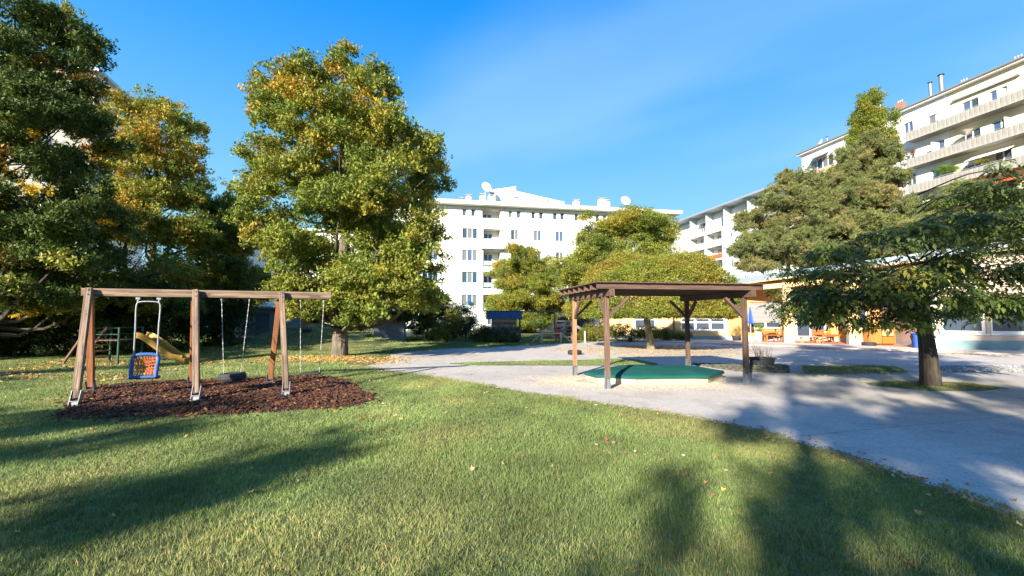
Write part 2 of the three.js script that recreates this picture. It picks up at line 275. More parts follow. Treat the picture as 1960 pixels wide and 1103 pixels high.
{
  const r = rng(77), tint = (x, z) => { const a = noise3(x * 0.55, z * 0.55, 1), b = noise3(x * 2.1, z * 2.1, 7), d = step(0.52, 0.8, noise3(x * 0.9 + 5, z * 0.9, 12)) * 0.6; const w = step(0.6, 0.8, noise3(x * 1.6, z * 1.6, 23)) * 0.25, k = (0.78 + 0.5 * b + (a - 0.5) * 0.45) * (1 - w); return [k * (1 + 0.55 * d - 0.2 * w), k * (1 + 0.12 * d), k * (1 + 0.3 * d)]; };
  const visible = (x, z) => -z > 1.2 && Math.abs(x) < -z * 1.2 + 1.2;
  const bands = [[0.26, 1.2, 6, 620, 0.014, 0.055, 0.0038], [0.32, 6, 12.5, 520, 0.015, 0.055, 0.0055], [0.6, 12.5, 22, 480, 0.02, 0.06, 0.011], [1.1, 22, 40, 560, 0.025, 0.08, 0.024]];
  bands.forEach(([s, d0, d1, n, h0, h1, w], bi) => {
    for (let v = 0; v < 3; v++) {
      const list = [];
      for (let z = -d0; z > -d1; z -= s) for (let x = -1.22 * d1 - 1; x < 1.22 * d1 + 1; x += s) {
        const h = hash3(Math.round(x * 100), Math.round(z * 100), bi); if (Math.floor(h * 2.999) !== v) continue;
        const X = x + (h - 0.5) * s * 0.3, Z = z + ((h * 7.7) % 1 - 0.5) * s * 0.3; if (!visible(X, Z) || !isLawn(X, Z)) continue;
        const strip = inside(ISLAND, X, Z) || inside(GRASS_STRIP, X, Z), wet = inside(TREE_PATCH, X, Z);
        const lush = strip ? 1.2 : wet ? 1.0 : 0.8 + 0.55 * noise3(X * 0.7, Z * 0.7, 19);
        if (wet && r() < 0.45) continue;
        list.push([place(X, hill(X, Z), Z, r() * 6.28, 1, lush * (0.85 + 0.4 * r())), tint(X, Z)]);
      }
      if (list.length) stuff(instances('grass', grassPatch(s, n, h0, h1, w, 500 + bi * 10 + v, bi < 2), grassM, list), ['short mown grass of the lawn in front', 'mown lawn grass around the swings and the island', 'lawn grass on the far side and the mound', 'far lawn grass under the trees'][bi], 'grass');
    }
  });
}
// bark chips
{
  const r = rng(5), geo = box(0.075, 0.012, 0.026), list = [], cols = [[0.062, 0.019, 0.006], [0.03, 0.010, 0.004], [0.10, 0.034, 0.009], [0.014, 0.007, 0.004], [0.17, 0.08, 0.03]];
  while (list.length < 15000) { const x = -10 + 7.6 * r(), z = -13 + 6 * r(); if (!inside(MULCH, x, z)) continue; const edge = !inside(MULCH, x + 0.25, z) || !inside(MULCH, x - 0.25, z) || !inside(MULCH, x, z + 0.25); const k = 0.7 + 0.7 * r(), q = r(); list.push([place(x, 0.015 + r() * (edge ? 0.02 : 0.05) + hill(x, z), z, r() * 6.28, 0.6 + 0.9 * r(), 0.6 + 0.9 * r(), (r() - 0.5) * 1.3, (r() - 0.5) * 1.1), vary(cols[q < 0.35 ? 0 : q < 0.65 ? 1 : q < 0.82 ? 2 : q < 0.95 ? 3 : 4], k)]); }
  for (let k = 0; k < 500; k++) { const p = MULCH[Math.floor(r() * MULCH.length)], x = p[0] + (r() - 0.5) * 0.7, z = p[1] + (r() - 0.5) * 0.6; list.push([place(x, 0.03 + hill(x, z), z, r() * 6.28, 0.5 + 0.6 * r(), 1, (r() - 0.5), (r() - 0.5)), vary(cols[Math.floor(r() * 3)], 1)]); }
  stuff(instances('bark_chips', geo, mat([1, 1, 1], 0.9), list), 'reddish brown bark chips spread under the wooden swing frame', 'bark mulch');
}
// gravel and soil crumbs in the strips
{
  const r = rng(15), geo = new THREE.IcosahedronGeometry(0.045, 0), list = [], soil = [];
  while (list.length < 2600) { const x = 12.6 + 6.5 * r(), z = -15.7 + 2 * r(); if (!inside(PEBBLE_STRIP, x, z)) continue; const k = 0.1 + 0.3 * r(); list.push([place(x, 0.02, z, r() * 6.28, 0.5 + r(), 0.5 + 0.6 * r()), [k, k * 0.96, k * 0.9]]); }
  while (soil.length < 1500) { const x = 6 + 3.6 * r(), z = -16.2 + 2.7 * r(); if (!inside(SOIL_STRIP, x, z)) continue; const k = 0.03 + 0.07 * r(); soil.push([place(x, 0.02, z, r() * 6.28, 0.5 + 1.2 * r(), 0.5 + 0.8 * r()), r() < 0.3 ? [k * 0.8, k * 1.1, k * 0.4] : [k * 1.2, k, k * 0.8]]); }
  for (let k = 0; k < 2200; k++) { const i = Math.floor(r() * (NEAR_EDGE.length - 14)), t = r(), a = NEAR_EDGE[i], b = NEAR_EDGE[i + 1], x = mix(a[0], b[0], t) + (r() + r() - 1) * 0.13 + 0.03, z = mix(a[1], b[1], t) + (r() + r() - 1) * 0.13 - 0.02, q = 0.08 + 0.14 * r(); soil.push([place(x, 0.008, z, r() * 6.28, 0.15 + 0.35 * r(), 0.15), [q * 1.15, q, q * 0.7]]); }
  stuff(instances('gravel', geo, mat([1, 1, 1], 0.9), list), 'grey gravel strip beyond the trunk of the near tree', 'gravel');
  stuff(instances('soil_crumbs', geo, mat([1, 1, 1], 0.95), soil), 'crumbly soil in the strip behind the pergola and along the lawn edge', 'soil');
}
// sand carried out of the sandbox
{
  const r = rng(63), geo = new THREE.IcosahedronGeometry(0.011, 0), list = [];
  while (list.length < 7000) { const a = r() * 6.283, q = Math.abs(r() + r() + r() - 1.5) * 1.3, x = 3.2 + Math.cos(a) * (1.35 + q) * 1.15, z = -11.9 + Math.sin(a) * (0.6 + q * 0.8); if (x > 5.2 && r() < 0.7) continue; const k = 0.8 + 0.4 * r(); list.push([place(x, 0.008, z, r() * 6.28, 0.6 + 0.9 * r(), 0.25), [0.56 * k, 0.46 * k, 0.29 * k]]); }
  stuff(instances('sand', geo, mat([1, 1, 1], 1), list), 'loose sand scattered on the paving around the sandbox', 'sand');
}
// fallen leaves
{
  const sh = []; for (let k = 0; k < 10; k++) { const a = (k / 10) * 6.283, rr = k % 2 ? 0.028 : 0.052; sh.push([Math.cos(a) * rr, Math.sin(a) * rr]); }
  const pos = []; for (let k = 0; k < 10; k++) { const a = sh[k], b = sh[(k + 1) % 10]; pos.push(0, 0, 0, a[0], Math.hypot(...a) * 0.3 * (k % 3), -a[1], b[0], Math.hypot(...b) * 0.3 * ((k + 1) % 3), -b[1]); }
  const geo = new THREE.BufferGeometry(); geo.setAttribute('position', new THREE.Float32BufferAttribute(pos, 3)); geo.computeVertexNormals();
  const r = rng(31), list = [], cols = [[0.42, 0.14, 0.035], [0.50, 0.26, 0.05], [0.28, 0.13, 0.06], [0.55, 0.42, 0.22], [0.55, 0.37, 0.06]];
  const drop = (x, z, s, warm) => { const c = warm ? cols[[4, 4, 1, 3, 2][Math.floor(r() * 5)]] : cols[Math.floor(r() * 5)]; list.push([place(x, hill(x, z) + (isLawn(x, z) ? 0.035 : 0.012), z, r() * 6.28, s * (0.7 + 0.7 * r()), s, (r() - 0.5) * 0.9, (r() - 0.5) * 0.9), vary(c, 0.75 + 0.5 * r())]); };
  for (let k = 0; k < 700; k++) { const d = 2.2 + 10 * Math.pow(r(), 0.7), x = (r() - 0.5) * 2.2 * d; if (isLawn(x, -d) && noise3(x * 0.8, d * 0.8, 41) > 0.5) drop(x, -d, 0.55, false); }
  for (let k = 0; k < 1500; k++) { const x = -6.9 + (r() + r() - 1) * 3.4, z = -17.6 + (r() + r() - 1) * 1.7; drop(x, z, 0.9, true); }
  for (let k = 0; k < 1500; k++) { const x = -17 + 7 * r(), z = -11.2 - 6.5 * r(); if (noise3(x * 0.6, z * 1.2, 3) > 0.42) drop(x, z, 0.9, r() < 0.4); }
  for (let k = 0; k < 900; k++) { const a = r() * 6.28, q = 4.6 * Math.sqrt(r()); drop(7.2 + Math.cos(a) * q * 1.1, -23.2 + Math.sin(a) * q, 0.8, r() < 0.5); }
  for (let k = 0; k < 500; k++) { const t = r(); drop(12.4 + 9 * t + (r() - 0.5) * 0.4, -28.0 + 8.1 * t + r() * 0.5, 0.9, false); }
  for (let k = 0; k < 260; k++) { const a = NEAR_EDGE[Math.floor(r() * 70)]; drop(a[0] + (r() + r() - 1) * 0.5, a[1] + (r() + r() - 1) * 0.5, 0.5, r() < 0.4); }
  for (let k = 0; k < 250; k++) drop(-4.5 + 11 * r(), -12 - 12 * r(), 0.5, true);
  stuff(instances('fallen_leaves', geo, mat([1, 1, 1], 0.8, { transmission: 0.25, thickness: 0 }), list), 'fallen yellow and brown autumn leaves scattered over lawn and yard', 'leaf litter');
}

// ---------------------------------------------------------------- buildings
function openWall(name, x0, x1, y0, y1, holes, m, parent, z = 0, t = 0.4, yl = y1) {
  const s = new THREE.Shape([[x0, y0], [x1, y0], [x1, y1], [x0, yl]].map((p) => new THREE.Vector2(...p)));
  for (const [a, b, c, d] of holes) s.holes.push(new THREE.Path([[a, c], [a, d], [b, d], [b, c]].map((p) => new THREE.Vector2(...p))));
  return mesh(name, new THREE.ExtrudeGeometry(s, { depth: t, bevelEnabled: false }).translate(0, 0, z - t), m, parent);
}
// a window in an opening: frame with its panes and sill as sub-parts
function windowIn(parent, x0, x1, y0, y1, o = {}) {
  const { n = 2, z0 = 0, z = -0.16 + (o.z0 || 0), f = 0.07, fm = M.frame, glass = M.glass, sill = true, rail = 0, shutter = 0, shutterM = M.frame } = o, w = (x1 - x0) / n, parts = [];
  parts.push(slab(x0, x1, y0, y0 + f, z - 0.05, z + 0.02), slab(x0, x1, y1 - f, y1, z - 0.05, z + 0.02));
  for (let k = 0; k <= n; k++) { const c = clamp(x0 + w * k, x0 + f / 2, x1 - f / 2), ff = k === 0 || k === n ? f : f * (o.mull || 1.6); parts.push(slab(c - ff / 2, c + ff / 2, y0 + f, y1 - f, z - 0.045, z + 0.026)); }
  if (rail) parts.push(slab(x0 + f, x1 - f, y0 + rail - f / 2, y0 + rail + f / 2, z - 0.042, z + 0.024));
  const win = mesh('window', parts, fm, parent);
  for (let k = 0; k < n; k++) mesh('pane', slab(x0 + w * k + f * 0.5, x0 + w * (k + 1) - f * 0.5, y0 + f * 0.6, y1 - f * 0.6, z - 0.03, z - 0.012), Array.isArray(glass) ? glass[k % glass.length] : glass, win);
  if (sill) mesh('sill', slab(x0 - 0.05, x1 + 0.05, y0 - 0.06, y0 - 0.003, z + 0.03, z0 + 0.07), o.sillM || M.zinc, win);
  if (shutter) for (let k = 0, y = y1; y > y1 - shutter; y -= 0.09, k++) mesh('blind_slat', slab(x0 + 0.03, x1 - 0.03, y - 0.078, y, z + 0.04, z + 0.06), shutterM, win);
  return win;
}
function loggia(parent, x0, x1, y0, y1, d, o = {}) {
  const zb = -d, wm = o.wall || M.white2;
  mesh('loggia_wall', [slab(x0 - 0.12, x0, y0 - 0.1, y1 + 0.1, zb, -0.402), slab(x1, x1 + 0.12, y0 - 0.1, y1 + 0.1, zb, -0.402)], wm, parent);
  mesh('loggia_floor', slab(x0, x1, y0 - 0.15, y0, zb, -0.402), M.concrete, parent);
  mesh('loggia_ceiling', slab(x0, x1, y1, y1 + 0.15, zb, -0.402), wm, parent);
}
function satDish(name, label, p, r, yaw, group) {
  const t = thing(name, label, 'dish', p, yaw, group);
  const pts = []; for (let k = 0; k <= 8; k++) pts.push(new THREE.Vector2((k / 8) * r + 0.001, 0.28 * r * (k / 8) ** 2));
  mesh('reflector', new THREE.LatheGeometry(pts, 20).rotateX(Math.PI / 2 - 0.35).translate(0, r * 1.1, 0.1), mat([0.72, 0.72, 0.70], 0.5), t);
  mesh('mast', rod([0, -0.6, 0], [0, r * 1.15, 0], 0.04), M.zinc, t);
  mesh('feed_arm', [rod([0, r * 0.5, 0.15], [0, r * 1.0, r * 0.95], 0.02), rod([0, r * 0.95, r * 0.9], [0, r * 1.12, r * 0.8], 0.06)], M.zinc, t);
  return t;
}
function flue(parent, x, y, z, h, r) { const f = mesh('flue', rod([x, y, z], [x, y + h, z], r, r, 12), M.steel, parent); mesh('flue_cap', [rod([x, y + h + 0.09, z], [x, y + h + 0.16, z], r * 1.5, r * 1.2, 12), rod([x, y + h, z], [x, y + h + 0.1, z], r * 0.6, r * 0.6, 8)], M.darkSteel, f); }

// white apartment block straight ahead
{
  const b = thing('apartment_block', 'white five storey apartment block with flat projecting eaves behind the low trees', 'building', [-6.2, 0, -60.24], 0.1945);
  const holes = [], wins = [], U0 = -9, U1 = 29.85;
  const rows = [[3.2, 4.72], [6.25, 7.75], [9.2, 10.7], [12.22, 13.6]];
  const curt = [M.glass, M.curtain, M.glassBlue];
  const twins = [6.17, 9.4, 12.54, 15.7, 18.9, 22.1, 25.3, 28.0];
  const log = [];
  for (const [a, c] of rows) {
    wins.push([-0.44, 1.6, a, c, 3]); log.push([2.37, 4.75, a - 0.72, c + 0.02]);
    wins.push([-5.6, -3.6, a, c, 3]);
    for (const u of twins.slice(0, 7)) wins.push([u, u + 1.08, a, c, 2]);
  }
  wins.push([-0.44, 1.6, 0.7, 1.72, 3], [3, 4.1, 0.7, 1.72, 2]);
  for (const u of [-5.2, -4.0, -0.46, 0.73, 5.81, 6.98, 9.04, 10.15, 12.15, 13.2, 15.31, 16.4, 18.4, 19.5, 21.5, 22.6, 24.6, 25.7, 27.5, 28.5]) wins.push([u, u + 0.57, 15.25, 16.25, 1]);
  log.push([2.22, 4.73, 15.0, 16.3]);
  for (const w of wins) holes.push([w[0], w[1], w[2], w[3]]);
  for (const l of log) holes.push(l);
  openWall('wall', U0, U1, 0, 16.6, holes, M.white, b);
  mesh('core', slab(U0 + 0.02, U1 - 0.41, 0, 16.58, -12, -1.7), M.white2, b);
  mesh('side_wall', slab(U1 - 0.4, U1 - 0.001, 0, 16.6, -12, -0.401), M.white, b); mesh('side_wall', slab(U0 + 0.001, U0 + 0.4, 0, 16.6, -12, -0.401), M.white, b);
  let k = 0;
  for (const [a, c, d, e, n] of wins) { k++; windowIn(b, a, c, d, e, { n, glass: hash3(k, 3, 1) > 0.5 ? [curt[k % 3], M.glassBlue] : [M.glass, M.curtain, M.glass], fm: n === 3 && d < 9 ? M.frameTeal : M.frame, sill: d < 15, sillM: M.frameTeal }); }
  for (const l of log) {
    loggia(b, ...l, 1.7);
    windowIn(b, l[0] + 0.25, l[0] + 1.5, l[2] + 0.1, l[3] - 0.35, { n: 2, z: -1.62, sill: false, glass: M.glassBlue });
    if (l[2] < 14) { mesh('railing', [slab(l[0], l[1], l[2] + 0.2, l[2] + 0.72, -0.2, -0.17), slab(l[0], l[1], l[2] + 0.74, l[2] + 0.79, -0.22, -0.15)], l[2] < 9 ? M.frameTeal : M.white, b); }
  }
  mesh('balcony', [slab(2.0, 5.6, 10.82, 11.0, 0.001, 0.9), slab(2.0, 5.6, 11.0, 12.0, 0.8, 0.9), slab(2.0, 2.1, 11.0, 12.0, 0.001, 0.8), slab(5.5, 5.6, 11.0, 12.0, 0.001, 0.8)], M.white, b);
  for (const u of [5.2, 17.6, 29.4]) mesh('downpipe', rod([u, 0.1, 0.08], [u, 16.6, 0.08], 0.055), M.zinc, b);
  mesh('string_course', slab(U0, U1, 15.02, 15.1, 0.001, 0.05), M.concreteDark, b);
  mesh('eaves', [slab(U0 - 1.2, U1 + 1.3, 16.62, 16.72, -13.2, 1.2), slab(U0 - 1.3, U1 + 1.4, 16.725, 17.05, -13.3, 1.3)], M.white2, b);
  mesh('roof', [slab(U0 - 1.1, U1 + 1.2, 17.06, 17.14, -13.1, 1.1), box(42, 0.06, 5.2).rotateX(0.17).translate(10.4, 17.6, -1.5), box(42, 0.06, 5.4).rotateX(-0.1).translate(10.4, 17.75, -6.5)], M.zinc, b);
  const wedge = (x0, x1, ya, yb) => { const s = new THREE.Shape([[x0, 17.2], [x1, 17.2], [x1, yb], [x0, ya]].map((p) => new THREE.Vector2(...p))); return new THREE.ExtrudeGeometry(s, { depth: 4, bevelEnabled: false }).translate(0, 0, -9.5); };
  mesh('roof_house', wedge(4.3, 8.0, 20.6, 21.3), M.white, b);
  mesh('roof_house', wedge(8.02, 15.6, 20.6, 19.3), M.white, b);
  for (const [x, w, y] of [[0.4, 0.7, 19.0], [-0.5, 0.5, 18.5], [2.4, 0.8, 19.2], [7.6, 0.6, 19.0], [12.4, 0.5, 18.6], [16.6, 0.8, 19.1], [20.6, 1.1, 19.6], [21.7, 0.6, 19.3], [3.9, 0.7, 19.5]]) {
    const c = mesh('chimney', slab(x, x + w, 17.2, y, -4.6, -3.9), M.white, b); mesh('chimney_cap', [slab(x + 0.08, x + w - 0.08, y, y + 0.22, -4.5, -4.0), slab(x - 0.05, x + w + 0.05, y + 0.22, y + 0.3, -4.65, -3.85)], M.concreteDark, c);
  }
}
{
  const loc = (u, y, z) => { const c = Math.cos(0.1945), s = Math.sin(0.1945); return [-6.2 + u * c + z * s, y, -60.24 - u * s + z * c]; };
  satDish('satellite_dish', 'large white satellite dish on the roof of the white block, left of the roof house', loc(3.1, 19.4, -3.4), 0.75, 0.5);
  satDish('satellite_dish', 'satellite dish turned left, low in front of the white roof house', loc(6.6, 18.4, -3.2), 0.6, -1.3);
  satDish('satellite_dish', 'round white satellite dish on the white block above the crown of the wide tree', loc(24.4, 18.4, -3.2), 0.75, 0.2);
}

// far balcony block on the right side
{
  const b = thing('balcony_block', 'far white apartment block with loggias and a glazed roof terrace', 'building', [46, 0, -80], -1.373);
  const U0 = -33, U1 = 4, wins = [], log = [];
  for (let f = 0; f < 6; f++) {
    const y = 16.95 - f * 3.0;
    log.push([-25, -19.4, y, y + 2.7], [-18.9, -13.4, y, y + 2.7]);
    for (const u of [-29.8, -10.9, -7.3, -2.6, 1.2]) wins.push([u, u + 1.1, y + 0.85, y + 2.25, 2]);
  }
  openWall('wall', U0, U1, 0, 20.1, [...wins.map((w) => w.slice(0, 4)), ...log], M.white, b);
  mesh('core', slab(U0, U1, 0, 20.05, -12, -1.9), M.white2, b);
  mesh('side_wall', slab(U0, U0 + 0.4, 0, 20.1, -12, -0.401), M.white, b);
  wins.forEach((w, k) => windowIn(b, w[0], w[1], w[2], w[3], { n: 2, glass: [M.glass, k % 3 ? M.glass : M.curtain], shutter: k % 4 === 1 ? 0.5 : 0, sill: true }));
  log.forEach((l, k) => {
    loggia(b, ...l, 1.9);
    windowIn(b, l[0] + 1.6, l[0] + 3.8, l[2] + 0.1, l[3] - 0.4, { n: 3, z: -1.8, sill: false, glass: [M.glass, M.curtain, M.glass] });
    mesh('railing', [slab(l[0], l[1], l[2] + 0.98, l[2] + 1.03, -0.12, -0.06), slab(l[0], l[1], l[2] + 0.1, l[2] + 0.95, -0.1, -0.085)], k === 3 ? M.orange : mat([0.45, 0.47, 0.48], 0.5), b);
  });
  mesh('terrace_wall', slab(U0, U1, 20.12, 24.2, -12, -2.2), M.white, b);
  for (const u of [-28, -23.5, -16.4, -9.8, -5.3, -1]) windowIn(b, u, u + 1.6, 21.1, 23.1, { n: 2, z: -2.12, sill: false });
  mesh('roof', [slab(U0 - 0.6, U1 + 0.5, 24.6, 24.95, -12.5, 0.5), slab(U0, U1, 24.2, 24.6, -12, -2.2)], M.zinc, b);
  for (const u of [-32.6, -25.2, -19.2, -13.2, -6.2, -1.4]) mesh('glass_screen', [slab(u, u + 0.05, 20.14, 24.58, -2.18, -0.5), slab(u - 0.03, u + 0.08, 20.14, 24.58, -0.5, -0.4)], mat([0.40, 0.46, 0.46], 0.3), b);
  mesh('terrace_railing', [slab(U0, U1, 21.1, 21.16, -0.16, -0.1), slab(U0, U1, 20.25, 20.3, -0.15, -0.11), ...Array.from({ length: 50 }, (_, k) => slab(U0 + 0.3 + k * 0.735, U0 + 0.34 + k * 0.735, 20.12, 21.1, -0.15, -0.11))], M.zinc, b);
  mesh('awning', box(3, 0.05, 1.3).rotateX(0.35).translate(-22.3, 23.0, -1.5), M.concreteDark, b);
}

// tall block with long concrete balconies, right edge
{
  const b = thing('balcony_tower_block', 'tall white and yellow apartment block with long ribbed concrete balconies', 'building', [48.4, 0, -43], -1.373);
  const U0 = -24.5, U1 = 14, Y = 25.9, wins = [], F = [21.85, 18.75, 15.7, 12.65, 9.6, 6.5, 3.4];
  F.forEach((y, f) => {
    wins.push([-9.85, -8.8, y + 0.95, y + 2.7, 2, f === 1 ? 0.8 : 0]);
    for (const [u, w] of [[-7.2, 1.5], [-3.9, 1.45], [-1.5, 1.4], [1.6, 1.4], [4.6, 1.2], [7.8, 1.2], [10.8, 1.2]]) wins.push([u, u + w, y + 0.5, y + 2.45, 2, f === 2 && u > -4 && u < -3 ? 0.7 : 0]);
    for (const u of [-16.4, -13.2]) wins.push([u, u + 1.1, y + 1.0, y + 2.6, 2, 0]);
    wins.push([-22.9, -19.3, y + 0.6, y + 2.6, 4, 0]);
  });
  const H = wins.map((w) => w.slice(0, 4));
  openWall('wall', U0, -5.2, 0, Y, H.filter((h) => h[1] < -5.2), M.white, b);
  openWall('wall', -5.195, U1, 0, Y, H.filter((h) => h[0] > -5.2), M.yellow, b);
  mesh('core', slab(U0, U1, 0, Y, -12, -0.405), M.white2, b);
  wins.forEach((w, k) => windowIn(b, w[0], w[1], w[2], w[3], { n: w[4], glass: k % 3 === 0 ? [M.glassBlue] : k % 3 === 1 ? [M.curtain, M.glass] : [M.glassBlue, M.glass], shutter: w[5], sill: w[0] < -8 }));
  F.forEach((y, f) => {
    const bal = mesh('balcony', [slab(-8.7, U1, y + 0.0, y + 0.16, 0.001, 1.35), slab(-8.7, -8.6, y + 0.16, y + 1.0, 0.001, 1.25)], M.concrete, b);
    for (let u = -8.7, k = 0; u < 8; u += 0.42, k++) mesh('parapet_panel', slab(u + 0.018, u + 0.402, y - 0.02 + 0.012 * hash3(k, f, 2), y + 1.0, 1.27, 1.36), M.concrete, bal);
    mesh('parapet_panel', slab(8.1, U1, y, y + 1, 1.27, 1.36), M.concrete, bal);
    mesh('handrail', slab(-8.7, U1, y + 1.1, y + 1.14, 1.29, 1.33), M.zinc, bal);
    mesh('side_balcony', [slab(-23.4, -18.2, y - 0.15, y, 0.001, 1.0), slab(-23.4, -18.2, y, y + 0.75, 0.9, 1.0)], f === 0 ? mat([0.55, 0.36, 0.22], 0.8) : M.concrete, b);
  });
  mesh('awning', [slab(-4.6, 1.0, 24.75, 24.95, 0.01, 0.35)], M.concreteDark, b);
  mesh('awning', box(3.4, 0.05, 1.5).rotateX(0.45).translate(-1.4, 17.9, 0.75), M.white2, b);
  mesh('awning', box(2.6, 0.05, 1.4).rotateX(0.5).translate(-21.1, 24.6, 0.7), M.concreteDark, b);
  mesh('awning', box(5.6, 0.05, 1.4).rotateX(0.4).translate(-1.5, 14.9, 0.8), M.orange, b);
  mesh('eaves', slab(U0 - 0.3, U1, Y + 0.005, Y + 0.3, -12.3, 0.55), M.white2, b);
  mesh('gutter', slab(U0 - 0.35, U1, Y + 0.2, Y + 0.36, 0.56, 0.7), M.fascia, b);
  mesh('roof', box(38.6, 0.1, 7).rotateX(0.3).translate(-5.3, Y + 1.2, -2.7), M.roofTile, b);
  mesh('roof', box(38.6, 0.1, 7).rotateX(-0.3).translate(-5.3, Y + 1.2, -9.3), M.roofTile, b);
  for (const [u, w] of [[-11.9, 0.85], [-5.2, 1.6], [-0.6, 1.8], [4, 2]]) { const yc = Y + (w < 1 ? 2.2 : 1.35), c = mesh('chimney', slab(u, u + w, Y + 0.6, yc, -2.2, -1.6), M.brick, b); for (let k = 0; k < 3; k++) mesh('chimney_pot', rod([u + 0.18 + k * 0.24, yc, -1.9], [u + 0.18 + k * 0.24, yc + 0.35, -1.9], 0.08), M.concrete, c); }
  flue(b, -13.4, Y + 0.5, -1.2, 2.3, 0.17); flue(b, -7.6, Y + 0.5, -1.2, 2.1, 0.16); flue(b, -6.6, Y + 0.6, -1.4, 2.4, 0.22); flue(b, 1.8, Y + 0.5, -1, 2.2, 0.2); flue(b, -21, Y + 0.4, -1, 1.1, 0.12);
  for (const [u, y] of [[-5.4, 22.1], [-0.2, 22.1], [0.2, 19.0], [-6.2, 19.0]]) mesh('partition_screen', slab(u, u + 0.05, y - 0.1, y + 1.9, 0.02, 1.2), mat([0.42, 0.48, 0.42], 0.35), b);
}
{
  const loc = (u, y, z) => { const c = Math.cos(-1.373), s = Math.sin(-1.373); return [48.4 + u * c + z * s, y, -43 - u * s + z * c]; };
  satDish('satellite_dish', 'white satellite dish standing on the third balcony of the tall block', loc(-6.9, 16.2, 0.9), 0.55, -1.2);
  satDish('satellite_dish', 'grey satellite dish at the far end of the tall block roof', loc(-21.8, 26.3, -1), 0.6, -1.8);
  const par = thing('balcony_parasol', 'cream parasol opened on the second balcony of the tall block', 'parasol', loc(-3.2, 18.92, 0.8));
  mesh('pole', rod([0, 0.1, 0], [0, 1.9, 0], 0.025), M.frame, par); mesh('canopy', new THREE.ConeGeometry(0.75, 0.5, 8, 1, true).rotateX(Math.PI).translate(0, 1.75, 0), mat([0.62, 0.58, 0.50], 0.9), par);
}
// pale blocks half hidden behind the trees at the left
for (const [p, turn, w, h, label, uu] of [[[-56, 0, -37], 0.3, 17, 25, 'grey gabled apartment block glimpsed behind the tall tree at the left edge', 1], [[-40, 0, -60], 0.16, 22, 13.5, 'pale apartment block glimpsed between the left trees', 2]]) {
  const b = thing('apartment_block', label, 'building', p, turn);
  const wins = []; for (let y = 2; y < h - 2; y += 3) for (let u = 1.2; u < w - 2; u += 2.9) wins.push([u, u + 1.2, y, y + 1.45, 2]);
  openWall('wall', 0, w, 0, h, wins.map((q) => q.slice(0, 4)), uu === 1 ? M.concrete : M.white, b);
  mesh('core', slab(0, w, 0, h, -11, -0.405), M.white2, b);
  wins.forEach((q) => windowIn(b, q[0], q[1], q[2], q[3], { n: 2, sill: false }));
  mesh('roof', [slab(-0.5, w + 0.5, h + 0.01, h + 0.3, -11.5, 0.5)], M.zinc, b);
}
{
  const w = thing('garden_hut', 'low pale blue garden hut in shade behind the grassy mound', 'hut', [-19.5, 0, -31], 0.3);
  openWall('wall', 0, 5, 0, 2.3, [[1.8, 2.7, 0, 1.95]], mat([0.22, 0.30, 0.36], 0.8), w, 0, 0.15); mesh('core', slab(0, 5, 0, 2.3, -3, -0.16), mat([0.20, 0.28, 0.34], 0.8), w);
  mesh('door', slab(1.82, 2.68, 0.02, 1.93, -0.12, -0.06), mat([0.12, 0.16, 0.2], 0.7), w);
  mesh('roof', box(5.6, 0.12, 3.8).rotateX(0.1).translate(2.5, 2.5, -1.5), M.zinc, w);
}

